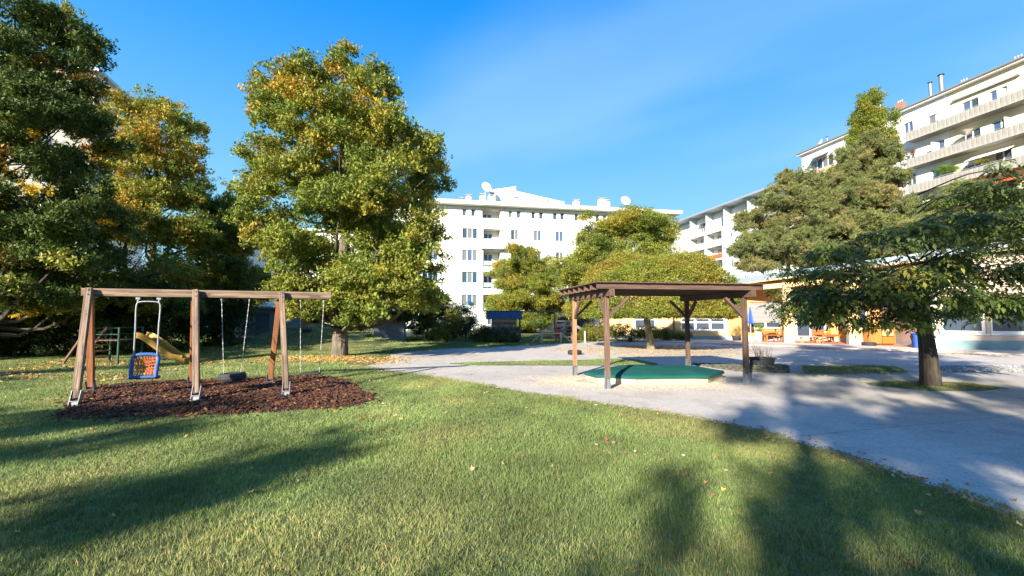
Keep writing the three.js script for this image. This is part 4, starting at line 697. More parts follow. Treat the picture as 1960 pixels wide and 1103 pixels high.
// ---------------------------------------------------------------- back of the garden
{
  const t = thing('slide', 'yellow plastic slide coming down beside the swing chair', 'slide', [-11.72, hill(-11.72, -16.2), -16.2], 0);
  const path = [[-1.45, 0.95], [-1.28, 0.93], [-1.02, 0.78], [-0.5, 0.42], [-0.17, 0.22], [0.1, 0.17], [0.25, 0.16]], q = [], prof = [[-0.27, 0.16], [-0.24, 0.17], [-0.21, 0.0], [0.21, 0.0], [0.24, 0.17], [0.27, 0.16], [0.27, -0.03], [-0.27, -0.03]];
  const c = new THREE.CatmullRomCurve3(path.map(([x, y]) => new THREE.Vector3(x, y, 0)), false, 'centripetal'), N = 24; const sec = (i) => { const p = c.getPoint(i / N), d = c.getTangent(i / N); return prof.map(([w, h]) => [p.x - d.y * h, p.y + d.x * h, w]); };
  for (let i = 0; i < N; i++) { const A = sec(i), B = sec(i + 1); for (let k = 0; k < 8; k++) { const l = (k + 1) % 8; q.push(...A[k], ...B[k], ...B[l], ...A[k], ...B[l], ...A[l]); } }
  const g = new THREE.BufferGeometry(); g.setAttribute('position', new THREE.Float32BufferAttribute(q, 3)); g.computeVertexNormals(); g.setAttribute('uv', new THREE.Float32BufferAttribute(new Float32Array((q.length / 3) * 2), 2));
  mesh('chute', toCreasedNormals(g, 0.5), M.yellowPlastic, t); mesh('foot_box', rbox(0.36, 0.32, 0.6, 0.04, 0.2, 0.06, 0), M.yellowPlastic, t);
  const p = thing('climbing_platform', 'dark wooden climbing platform with green rails at the top of the yellow slide', 'climbing frame', [-14.1, hill(-14.1, -16.2), -16.2], 0);
  for (const [x, z] of [[-0.55, -0.5], [0.6, -0.5], [-0.55, 0.5], [0.6, 0.5]]) mesh('post', rod([x, 0, z], [x, 1.3, z], 0.035, 0.035, 10), M.green, p);
  for (let k = 0; k < 7; k++) mesh('plank', rbox(0.16, 0.04, 1.1, 0.006, -0.5 + k * 0.175, 0.85, 0), M.pergolaWood, p);
  for (const y of [0.25, 0.45, 0.66]) mesh('rung', rod([-0.55, y, 0.5], [-0.55, y, -0.5], 0.025), M.paleWood, p);
  for (const z of [-0.5, 0.5]) mesh('rail', [rod([-0.55, 1.27, z], [0.6, 1.27, z], 0.02), rod([-0.55, 1.05, z], [0.6, 1.05, z], 0.016)], M.green, p);
  for (const [x, z] of [[-1.5, -0.35], [-1.4, 0.4]]) mesh('sloping_strut', beam([x, 0, z], [-0.55, 1.3, z], 0.07, 0.07), M.pergolaWood, p);
}
{
  const t = thing('metal_shed', 'grey metal garden shed with shallow arched roof behind the big tree', 'shed', [-8.35, 0, -31], 0.15);
  const s = new THREE.Shape(); s.moveTo(-1, 0); s.lineTo(1, 0); s.lineTo(1, 1.32); s.quadraticCurveTo(0, 1.72, -1, 1.32);
  mesh('body', new THREE.ExtrudeGeometry(s, { depth: 1.5, bevelEnabled: false }).translate(0, 0.03, -1.5), M.shed, t);
  const r = new THREE.Shape(); r.moveTo(-1.08, 1.3); r.quadraticCurveTo(0, 1.74, 1.08, 1.3); r.lineTo(1.08, 1.35); r.quadraticCurveTo(0, 1.8, -1.08, 1.35);
  mesh('roof', new THREE.ExtrudeGeometry(r, { depth: 1.66, bevelEnabled: false }).translate(0, 0.03, -1.58), M.shed, t);
  for (const x of [-0.46, 0.46]) { const d = mesh('door', slab(x - 0.45, x + 0.45, 0.08, 1.3, 0.004, 0.03), M.shed, t); for (let k = 0; k < 6; k++) mesh('door_rib', slab(x - 0.4 + k * 0.155, x - 0.37 + k * 0.155, 0.1, 1.28, 0.031, 0.042), M.shed, d); }
  mesh('sill_strip', slab(-1.05, 1.05, -0.02, 0.028, -0.3, 0.1), M.concrete, t);
}
{
  const t = thing('playhouse', 'small wooden playhouse with dark blue gabled roof among the shrubs', 'playhouse', [-0.6, 0, -33.5], 0.1);
  for (let k = 0; k < 8; k++) mesh('plank', rbox(1.7, 0.185, 0.05, 0.01, 0, 0.1 + k * 0.19, 0.62), k % 2 ? M.paleWood : M.swingWood, t);
  for (let k = 0; k < 8; k++) mesh('plank', rbox(0.05, 0.185, 1.2, 0.01, -0.86, 0.1 + k * 0.19, 0), M.swingWood, t);
  for (let k = 0; k < 8; k++) mesh('plank', rbox(0.05, 0.185, 1.2, 0.01, 0.86, 0.1 + k * 0.19, 0), M.swingWood, t);
  mesh('back_wall', slab(-0.83, 0.83, 0, 1.5, -0.63, -0.58), M.swingWood, t);
  for (const s of [-1, 1]) for (let k = 0; k < 3; k++) mesh('roof_panel', box(0.84, 0.04, 0.95).rotateX(s * 0.62).translate(-0.86 + k * 0.86, 1.82, s * 0.38), M.blueRoof, t);
  mesh('ridge', rbox(2.65, 0.06, 0.1, 0.01, 0, 2.12, 0), M.blueRoof, t);
  for (const x of [-1.22, 1.22]) for (const s of [-1, 1]) mesh('barge_board', timber([x, 2.06, s * 0.02], [x, 1.5, s * 0.8], 0.04, 0.12), M.swingWood, t);
}
{
  const t = thing('garden_swing', 'slim far swing frame behind the small wooden playhouse', 'swing', [2.6, 0, -35.5], 0.05);
  mesh('beam', rod([-2.2, 2.1, 0], [2.0, 2.1, 0], 0.05), M.swingWood, t);
  for (const x of [-2.0, 1.8]) for (const s of [-1, 1]) mesh('leg', rod([x, 0, s * 0.8], [x, 2.1, 0], 0.05), M.swingWood, t);
  mesh('seat', rbox(0.45, 0.04, 0.2, 0.01, -0.4, 0.45, 0), M.darkPlastic, t);
  for (const x of [-0.6, -0.2]) mesh('chain', rod([x, 0.47, 0], [x, 2.08, 0], 0.01), M.rope, t);
}
{
  const t = thing('climbing_tower', 'grey wooden climbing tower with a metal chute near the far yard edge', 'climbing tower', [3.6, 0, -32.2], 0);
  for (const [x, z] of [[-0.55, -0.5], [0.55, -0.5], [-0.55, 0.5], [0.55, 0.5]]) mesh('post', rbox(0.12, 2.0, 0.12, 0.01, x, 1.0, z), M.swingWoodB, t);
  for (let k = 0; k < 6; k++) mesh('plank', rbox(0.2, 0.05, 1.1, 0.006, -0.52 + k * 0.21, 1.05, 0), M.swingWoodB, t);
  for (const y of [0.3, 0.55, 0.8, 1.4, 1.7]) mesh('rung', rod([-0.5, y, 0.52], [0.5, y, 0.52], 0.03), M.steel, t);
  for (const z of [-0.22, 0.22]) mesh('chute_side', timber([0.55, 1.25, z], [2.3, 0.18, z], 0.03, 0.2), M.steel, t);
  mesh('chute', timber([0.55, 1.15, 0], [2.3, 0.1, 0], 0.42, 0.02), M.steel, t);
  mesh('red_panel', slab(-0.48, -0.1, 0.2, 0.95, -0.55, -0.52), M.red, t);
}
{
  const t = thing('balance_rail', 'pale green low wooden rail with slanted props at the far yard edge', 'rail', [2.56, 0, -29.7], 0);
  for (const x of [-0.62, 0.62]) { mesh('post', rbox(0.11, 0.72, 0.11, 0.01, x, 0.36, 0), mat([0.32, 0.36, 0.27], 0.8), t); mesh('prop', beam([x + Math.sign(x) * 0.72, 0.0, 0], [x + Math.sign(x) * 0.06, 0.6, 0], 0.07, 0.05), mat([0.32, 0.36, 0.27], 0.8), t); }
  mesh('rail', rbox(1.15, 0.05, 0.07, 0.01, 0, 0.62, 0), mat([0.45, 0.44, 0.38], 0.8), t);
}
{ const o = thing('marker_post', 'single pale green post standing right of the low rail', 'post', [4.75, 0, -29.8]); mesh('shaft', rbox(0.09, 0.75, 0.09, 0.01, 0, 0.375, 0), mat([0.30, 0.36, 0.28], 0.8), o); mesh('cap', rbox(0.11, 0.03, 0.11, 0.008, 0, 0.765, 0), M.zinc, o); }
{ const o = thing('bird_bath', 'small white bird bath on the grass right of the shrubs', 'bird bath', [0.55, 0, -31]); mesh('foot', rod([0, 0, 0], [0, 0.22, 0], 0.16, 0.05, 14), M.white2, o); mesh('bowl', new THREE.LatheGeometry([[0.02, 0.2], [0.18, 0.22], [0.27, 0.28], [0.29, 0.3], [0.25, 0.29], [0.02, 0.24]].map((p) => new THREE.Vector2(...p)), 20), M.white2, o); }
{
  const o = thing('wooden_crate', 'small orange wooden crate on top of the grassy mound', 'crate', [-11.4, hill(-11.4, -25.2) - 0.02, -25.2], 0.3);
  for (const z of [-0.17, 0.17]) for (let k = 0; k < 3; k++) mesh('slat', rbox(0.5, 0.1, 0.03, 0.004, 0, 0.06 + k * 0.12, z), M.tableWood, o);
  for (const x of [-0.25, 0.25]) for (let k = 0; k < 3; k++) mesh('slat', rbox(0.03, 0.1, 0.3, 0.004, x, 0.06 + k * 0.12, 0), M.tableWood, o);
  mesh('bottom', slab(-0.24, 0.24, 0.012, 0.03, -0.15, 0.15), M.tableWood, o);
}
{
  const o = thing('wooden_chair', 'plain wooden chair in the shade left of the mound', 'chair', [-15.6, hill(-15.6, -24.4), -24.4], 0.4);
  for (const x of [-0.25, 0.25]) { mesh('leg', rbox(0.06, 0.45, 0.06, 0.006, x, 0.22, 0.22), M.paleWood, o); mesh('leg', rbox(0.06, 1.0, 0.06, 0.006, x, 0.5, -0.22), M.paleWood, o); }
  for (let k = 0; k < 4; k++) mesh('seat_slat', rbox(0.6, 0.03, 0.12, 0.005, 0, 0.46, -0.2 + k * 0.135), M.paleWood, o);
  for (let k = 0; k < 5; k++) mesh('back_slat', rbox(0.1, 0.5, 0.025, 0.005, -0.22 + k * 0.11, 0.74, -0.21), M.paleWood, o);
}
const LOBES = {
  maple: [[-6.8,12,-17.6,0.85,0.69],[-7.5,13,-21.1,0.88,0.72],[-8.4,11.2,-17.6,1.33,0.73],[-10,11.3,-18.3,0.84,0.76],[-10.5,11.8,-20.4,0.84,0.76],[-10,10,-18.1,0.83,0.83],[-10.7,10.6,-20.5,0.84,0.84],[-5.4,10.9,-17.4,1,0.8],[-6.9,9.9,-17.2,1.88,0.99],[-7.8,10.9,-21.3,2,1.05],[-8.5,9.1,-17.1,1.3,0.89],[-4.8,9,-17.1,1.29,0.88],[-5.5,10,-21.2,1.39,0.95],[-6.4,7.8,-16.5,1.8,0.95],[-7.5,8.8,-21.9,2,1.05],[-10.2,8.4,-17.7,0.98,0.81],[-11.1,8.9,-20.7,1.01,0.84],[-3.7,8.2,-17.7,1.1,1.02],[-4.1,8.7,-21.1,1.14,1.05],[-8.6,7.1,-17.5,1.7,1],[-4.7,6.7,-16.7,1.63,0.96],[-5.4,7.5,-21.6,1.79,1.05],[-3.2,7.6,-18.2,0.75,0.88],[-3.4,7.9,-20.3,0.76,0.88],[-10.5,7.1,-18,0.95,0.95],[-11.3,7.5,-20.6,0.97,0.97],[-6.3,5.7,-16.5,1.9,1.04],[-7.4,6.3,-21.9,2.11,1.16],[-9.8,5.3,-17.7,1.34,1.12],[-10.8,5.6,-20.9,1.39,1.16],[-3.7,5.5,-17.7,1.39,1.22],[-8.2,4.1,-16.8,1.64,1.06],[-9.4,4.5,-21.3,1.79,1.16],[-5,4.1,-16.7,1.82,1.15],[-5.8,4.5,-21.2,2,1.26],[-3.3,4.1,-18.1,1.04,1.14],[-6.8,2.8,-17.3,1.88,0.89],[-7.5,2.9,-21.9,2,0.95],[-8.8,2.8,-17.4,1.32,0.8],[-4.7,2.7,-17.2,1.48,0.89],[-3.6,2.6,-17.9,0.99,0.86],[-3.9,2.7,-20.5,1.01,0.88],[-7.8,2,-17.4,0.92,0.52],[-5.7,1.9,-17,1.1,0.51]],
  left_tall: [[-17.1,12,-15,1.73,1.04],[-18.2,12.7,-17.1,1.75,1.05],[-15.7,11.8,-15.2,0.87,0.79],[-16.5,12.3,-16.7,0.87,0.79],[-17.6,10.2,-15.1,1.91,1.21],[-18.6,10.7,-17.3,1.92,1.22],[-15.5,10.3,-15.3,0.84,0.91],[-16.2,10.7,-16.9,0.84,0.91],[-15.9,8.3,-14.5,1.84,1.08],[-17.6,9,-17.2,1.92,1.13],[-15.1,8.7,-15.3,0.7,0.88],[-15.9,9.1,-16.8,0.7,0.87],[-17,7,-14.8,1.78,1.1],[-18.4,7.4,-17.2,1.83,1.13],[-15.2,6.7,-15.1,1.08,0.9],[-16.1,7,-16.9,1.08,0.91],[-15.6,5.1,-14.4,1.82,1.07],[-17.3,5.5,-17.4,1.92,1.13],[-14.7,5.3,-15.2,0.87,0.8],[-15.6,5.5,-16.9,0.87,0.8],[-16.6,3.8,-14.8,1.79,0.94],[-17.9,4,-17.2,1.83,0.96],[-14.6,3.7,-14.8,1.19,0.78],[-15.7,3.8,-17,1.22,0.8],[-15.6,2.5,-14.6,1.76,0.76],[-17.1,2.5,-17.1,1.83,0.79],[-14.6,2.3,-15.1,0.96,0.63],[-15.4,2.4,-16.9,0.96,0.63]],
  gold: [[-20.5,13.5,-25,1.49,1.03],[-21.3,14,-27.3,1.47,1.02],[-21.7,12.7,-24.9,1.32,1.14],[-22.7,13.2,-27.1,1.3,1.13],[-19.1,12.3,-24.9,1.43,1.14],[-19.9,12.7,-26.8,1.42,1.13],[-20,10.9,-24.4,2.01,1.29],[-21.4,11.5,-27.4,2.04,1.3],[-18.4,10.5,-24.9,1.26,1.26],[-21.6,10.1,-24.6,1.41,1.53],[-19.4,8.8,-24.4,2.3,1.51],[-20.6,9.3,-27.6,2.33,1.53],[-17.8,8.5,-24.8,1.03,1.03],[-21.7,7.6,-24.6,1.58,1.58],[-23,7.9,-27.3,1.59,1.59],[-19.3,6.6,-24.1,2.26,1.49],[-18,6.5,-24.9,1.57,1.31],[-18.8,6.7,-27.4,1.56,1.3]],
  midleft: [[-18.6,8.6,-29.1,1.74,1.2],[-19.2,8.8,-30.9,1.7,1.18],[-19.1,6.8,-28.3,2.01,1.43],[-20.2,7.1,-31.5,2.03,1.44],[-16.9,6.5,-28.7,1.45,1.45],[-17.7,6.7,-31,1.44,1.44],[-18.2,4.5,-28.2,2.33,1.68],[-19.4,4.7,-32,2.36,1.7],[-20.5,3.9,-28.3,2.01,1.43],[-21.8,4,-31.5,2.03,1.44],[-16.5,3.9,-28.7,1.52,1.52],[-17.3,4,-31.2,1.51,1.51],[-18.4,2.5,-28.1,2.26,1.29],[-19.6,2.6,-31.7,2.29,1.31]],
  lowleft: [[-17.8,4.9,-20.5,1.65,1.23],[-19.1,5.1,-23.5,1.68,1.25],[-19.7,3.8,-21,1.5,1.06],[-20.6,3.9,-23,1.49,1.06],[-16.7,3.5,-20.7,1.71,1.24],[-17.7,3.6,-23.2,1.73,1.25],[-17.2,2.3,-19.8,2.04,0.82],[-19.2,2.4,-23.9,2.16,0.86],[-15.4,2,-20.9,1.48,0.86],[-16.3,2,-23.2,1.49,0.86],[-19.1,1.6,-20.1,1.15,0.69],[-20.9,1.6,-23.5,1.2,0.72]],
  farleft: [[-21.5,4.7,-19.3,2,1.33],[-22.2,4.8,-20.7,1.96,1.31],[-22.1,3.1,-18.8,1.94,1.3],[-23.5,3.2,-21.2,1.96,1.31],[-19.3,2.7,-18.3,1.68,1.05],[-21.2,2.8,-21.3,1.75,1.09],[-20.8,1.6,-18.7,1.94,0.86],[-22.2,1.6,-21.8,1.96,0.87],[-18.7,1.8,-18.7,1.29,0.77],[-19.9,1.8,-21.3,1.31,0.79]],
  backmid: [[-7,2.3,-31.3,1.87,1.44],[-7.6,2.4,-37.3,1.93,1.48],[-9.1,2.3,-30.7,1.27,1.27],[-10.1,2.4,-36.5,1.34,1.34],[-5.5,2.3,-31.4,1.08,1.44],[-6,2.4,-36.7,1.11,1.48],[-7.8,3.9,-31,1.42,1.21],[-8.6,4.1,-36.9,1.48,1.26],[-10.6,3.4,-31.7,1.45,1.24],[-11.3,3.5,-36.4,1.48,1.26],[-12.7,2.7,-32.5,1.49,1.34],[-13.3,2.7,-35.4,1.48,1.34]],
  hornbeam: [[1.1,8.1,-48.2,1.88,1.77],[1.2,8.3,-51.6,1.85,1.75],[-0.3,6,-48.4,2.22,2],[-0.3,6.1,-51.2,2.18,1.96],[3.4,6.4,-48.4,2,2.22],[3.5,6.6,-51.5,1.96,2.18],[1.6,4.2,-47.5,2.94,2.18],[1.7,4.3,-52.5,2.94,2.18],[-1.1,2.6,-48.2,1.88,1.66],[-1.1,2.7,-51.6,1.85,1.64],[3.9,2.5,-48.7,2.24,2.01],[4,2.6,-51.8,2.18,1.96],[1.1,1.1,-48.1,2.98,1.22],[1.1,1.1,-52,2.94,1.2]],
  lime: [[10.8,10.7,-42.1,3,1.55],[11.5,11.3,-47.6,3.04,1.57],[7.5,9.9,-42.9,2.22,1.77],[14.1,9.5,-43.1,1.98,1.78],[14.7,9.9,-47.1,1.96,1.77],[9.7,7.7,-41.8,3.84,1.73],[6.3,6.3,-42.3,2.52,1.75],[6.8,6.6,-47.3,2.55,1.77],[14.3,6.9,-42,1.64,1.73],[15.4,7.2,-47.9,1.67,1.77],[5.5,4,-42.8,1.87,2.21],[5.8,4.1,-46.7,1.87,2.21],[8.2,4,-41.9,2.98,2.17],[8.8,4.1,-48.3,3.04,2.21],[11.8,4.8,-41,2.92,2.12]],
  pine_a: [[24.1,13.3,-38.1,1.58,0.96],[22.6,11.8,-38.1,2.01,1.14],[25.4,11.4,-37.5,1.98,1.12],[27,12,-41.7,2.01,1.13],[25.5,13,-38,1.31,0.96],[27.8,13.2,-38.6,1.15,0.97],[28.9,13.6,-41.6,1.13,0.96],[27.9,11.5,-38.7,1.96,1.24],[21.4,10,-38.3,1.76,1.14],[22.3,10.4,-42.2,1.75,1.13],[23.9,9.5,-38.1,2.71,1.31],[27.2,9.6,-38.4,2.03,1.32],[28.3,9.9,-41.9,2.01,1.31],[20.4,7.8,-38.3,1.41,1.14],[21.3,8,-41.4,1.4,1.13],[22.8,7.2,-37.9,2.7,1.31],[24.1,7.6,-42,2.7,1.31],[26.3,6.9,-38.5,2.43,1.15],[20.9,6.2,-38.6,1.42,0.71],[21.7,6.4,-41.1,1.4,0.7]],
  pine_b: [[31.9,16.7,-39.8,1.55,1.37],[32.8,17.2,-42.4,1.52,1.34],[33.2,16,-39.8,1.46,1.28],[34.2,16.4,-42,1.43,1.25],[30.8,16,-39.9,1.28,1.28],[31.7,16.4,-42.4,1.25,1.25],[30.9,14.5,-39.5,2.27,1.36],[32.1,15,-42.5,2.24,1.34],[33.1,13.9,-39.8,1.92,1.19],[34.1,14.2,-42.1,1.88,1.16],[30.2,12.1,-39.2,2.79,1.35],[33.2,11.4,-39.5,2.08,1.18],[28.7,9.6,-38.7,2.75,1.33],[32.5,9.3,-39.4,2.49,1.18],[33.8,9.6,-42.7,2.46,1.16],[30,7.4,-38.7,3.56,1.33],[31.8,7.7,-43.5,3.58,1.34],[34.5,9.3,-39.5,1.63,1],[28.8,5.7,-39.6,2.5,1],[29.8,5.8,-42.4,2.46,0.98]],
  poplar: [[37.1,23.8,-45.1,1.03,1.24],[37.9,24.2,-47,1,1.2],[36.3,21.9,-45.3,1.35,1.56],[36.9,22.2,-46.8,1.3,1.51],[37.9,21.6,-45.1,1.24,1.66],[38.6,22,-46.9,1.2,1.61],[35.8,19.7,-45.4,1.25,1.56],[36.3,20,-46.6,1.2,1.51],[38.1,19.3,-45.3,1.35,1.66],[38.7,19.6,-46.8,1.3,1.61],[36.6,19.5,-45,1.55,1.86],[37.4,19.9,-46.9,1.51,1.81],[36.4,17.4,-45.2,1.87,1.87],[37.1,17.7,-46.9,1.81,1.81],[35.9,24,-45.6,0.52,0.73]],
  pine_c: [[34,11,-33.5,1.54,0.85],[32.3,9.9,-33.4,1.54,0.84],[33.8,10.3,-36.5,1.53,0.84],[35.5,9.7,-33.5,1.73,0.85],[37.1,10.1,-36.9,1.72,0.84],[31.5,8.6,-33.9,1.4,0.78],[32.6,8.9,-36.2,1.37,0.76],[33.8,8.6,-33.4,2.38,0.84],[37,8.9,-33.5,1.38,1],[38.6,9.3,-36.4,1.37,0.99],[34.5,7.5,-33,2.73,0.68]],
  walnut: [[11.8,5.2,-10.8,0.27,0.3],[10.9,4.6,-10.2,0.49,0.3],[12,4.9,-12.4,0.51,0.32],[11.9,4.4,-10.5,0.56,0.41],[12.7,4.6,-11.9,0.56,0.42],[8.7,3.6,-8.8,0.46,0.26],[11.1,4.1,-13.8,0.55,0.32],[10.2,3.6,-9.4,0.67,0.39],[12.2,4,-13.3,0.76,0.44],[8,3.3,-9,0.54,0.27],[9.9,3.7,-13.8,0.64,0.32],[7.3,3,-8.9,0.53,0.31],[9.1,3.3,-13.2,0.64,0.37],[6.9,2.7,-9.4,0.48,0.28],[8.2,2.9,-12.8,0.54,0.32],[6.7,2.1,-10,0.39,0.34],[7.5,2.2,-12.3,0.42,0.37],[7.2,2,-9.9,0.7,0.39],[8.1,2,-12.6,0.76,0.42],[7.8,2.2,-9.6,0.77,0.44],[9.1,2.3,-13.2,0.86,0.49],[8,1.6,-9.7,0.58,0.31],[9.2,1.6,-13.3,0.64,0.34],[8.3,2.7,-9,0.74,0.46],[10.3,3,-13.5,0.88,0.55],[10.1,2.7,-9.8,0.81,0.51],[11.5,2.9,-12.8,0.88,0.55],[8.6,2.1,-9.1,0.65,0.38],[10.6,2.3,-13.1,0.76,0.44],[9.9,1.9,-9.5,0.68,0.35],[11.6,1.9,-13,0.76,0.39],[10.2,2.7,-9.1,0.57,0.57],[12.5,3,-13,0.67,0.67],[11.8,2,-10.2,0.72,0.52],[13,2,-12.3,0.76,0.55],[6.9,1.7,-9.9,0.38,0.2],[7.8,1.7,-12.4,0.42,0.22],[12.5,3.5,-10.2,0.88,0.64],[13.8,3.7,-12.5,0.92,0.67]],
};

// ---------------------------------------------------------------- trees
// a small spray of leaves, radius about 1, instanced with a scale; each leaf two faces folded on its midrib
function leafSpray(n, len, wid, seed, droop = 0.2) {
  const r = rng(seed), pos = [];
  for (let k = 0; k < n; k++) {
    const th = r() * 6.283, ph = Math.acos(2 * r() - 1), rr = Math.cbrt(r()) * 0.95, c = new THREE.Vector3(Math.sin(ph) * Math.cos(th) * rr, Math.cos(ph) * rr * 0.7, Math.sin(ph) * Math.sin(th) * rr);
    const d = new THREE.Vector3(r() - 0.5, (r() - 0.5) * 0.7 - droop, r() - 0.5).normalize(), up = new THREE.Vector3((r() - 0.5) * 1.3, 1, (r() - 0.5) * 1.3).normalize(), s = new THREE.Vector3().crossVectors(d, up).normalize(), nn = new THREE.Vector3().crossVectors(s, d);
    const L = len * (0.7 + 0.6 * r()), W = wid * (0.75 + 0.5 * r());
    const a = c.clone().addScaledVector(d, -L / 2), b = c.clone().addScaledVector(d, L / 2), e = c.clone().addScaledVector(s, W / 2).addScaledVector(nn, W * 0.16), f = c.clone().addScaledVector(s, -W / 2).addScaledVector(nn, W * 0.16);
    pos.push(...a.toArray(), ...e.toArray(), ...b.toArray(), ...a.toArray(), ...b.toArray(), ...f.toArray());
  }
  const g = new THREE.BufferGeometry(); g.setAttribute('position', new THREE.Float32BufferAttribute(pos, 3)); g.computeVertexNormals(); return g;
}
function needleTuft(n, seed) {
  const r = rng(seed), pos = [];
  for (let k = 0; k < n; k++) {
    const tuft = k % 5, b0 = new THREE.Vector3((hash3(tuft, 1, seed) - 0.5) * 1.1, (hash3(tuft, 2, seed) - 0.5) * 0.7, (hash3(tuft, 3, seed) - 0.5) * 1.1);
    const d = new THREE.Vector3(r() - 0.5, r() * 0.9 - 0.25, r() - 0.5).normalize(), s = new THREE.Vector3().crossVectors(d, new THREE.Vector3(r() - 0.5, r(), r() - 0.5)).normalize();
    const L = 0.45 + 0.3 * r(), b = b0.clone().addScaledVector(d, L), w = 0.05;
    pos.push(...b0.clone().addScaledVector(s, w).toArray(), ...b0.clone().addScaledVector(s, -w).toArray(), ...b.toArray());
  }
  const g = new THREE.BufferGeometry(); g.setAttribute('position', new THREE.Float32BufferAttribute(pos, 3)); g.computeVertexNormals(); return g;
}
function compoundLeaf(pairs, seed) {                     // arching stalk with pointed drooping leaflets; length about 1
  const r = rng(seed), pos = [];
  const P = (t) => new THREE.Vector3(0, 0.12 * Math.sin(t * 2.2) - 0.3 * t * t, t * 0.85);
  const leaflet = (base, d, L, W) => {
    const up = new THREE.Vector3(0, 1, 0), s = new THREE.Vector3().crossVectors(d, up).normalize(), m = base.clone().addScaledVector(d, L * 0.5), tip = base.clone().addScaledVector(d, L).add(new THREE.Vector3(0, -L * 0.22, 0));
    const a = m.clone().addScaledVector(s, W / 2).add(new THREE.Vector3(0, W * 0.12, 0)), b = m.clone().addScaledVector(s, -W / 2).add(new THREE.Vector3(0, W * 0.12, 0));
    for (const t of [[base, a, m], [base, m, b], [m, a, tip], [m, tip, b]]) for (const v of t) pos.push(...v.toArray());
  };
  for (let k = 0; k < pairs; k++) { const t = 0.25 + (k / pairs) * 0.72, b = P(t); for (const s of [-1, 1]) leaflet(b, new THREE.Vector3(s * (0.95 + 0.2 * r()), -0.1 - 0.3 * r(), 0.5).normalize(), 0.32 + 0.08 * r(), 0.165); }
  leaflet(P(0.95), new THREE.Vector3(0, -0.7, 0.6).normalize(), 0.36, 0.17);
  for (let k = 0; k < 4; k++) { const a = P(k / 4), b = P((k + 1) / 4); pos.push(a.x - 0.006, a.y, a.z, a.x + 0.006, a.y, a.z, b.x, b.y, b.z); }
  const g = new THREE.BufferGeometry(); g.setAttribute('position', new THREE.Float32BufferAttribute(pos, 3)); g.computeVertexNormals(); return g;
}
const leafM = mat([1, 1, 1], 0.62, { transmission: 0.48, thickness: 0, specularIntensity: 0.4 });
const needleM = mat([1, 1, 1], 0.7, { transmission: 0.12, thickness: 0, specularIntensity: 0.3 });
const SPRAY = [leafSpray(13, 0.62, 0.36, 1), leafSpray(13, 0.62, 0.36, 2)], SMALL = [leafSpray(18, 0.46, 0.28, 3), leafSpray(18, 0.46, 0.28, 4)], NEEDLE = [needleTuft(60, 5), needleTuft(60, 6)], COMP = [compoundLeaf(4, 7), compoundLeaf(3, 8)];
const GREEN = [0.165, 0.235, 0.035], DEEP = [0.085, 0.135, 0.026], OLIVE = [0.33, 0.325, 0.045], GOLD = [0.50, 0.345, 0.04], RUST = [0.44, 0.21, 0.05], LEMON = [0.62, 0.44, 0.03];
const blend = (a, b, t) => a.map((x, i) => mix(x, b[i], t));

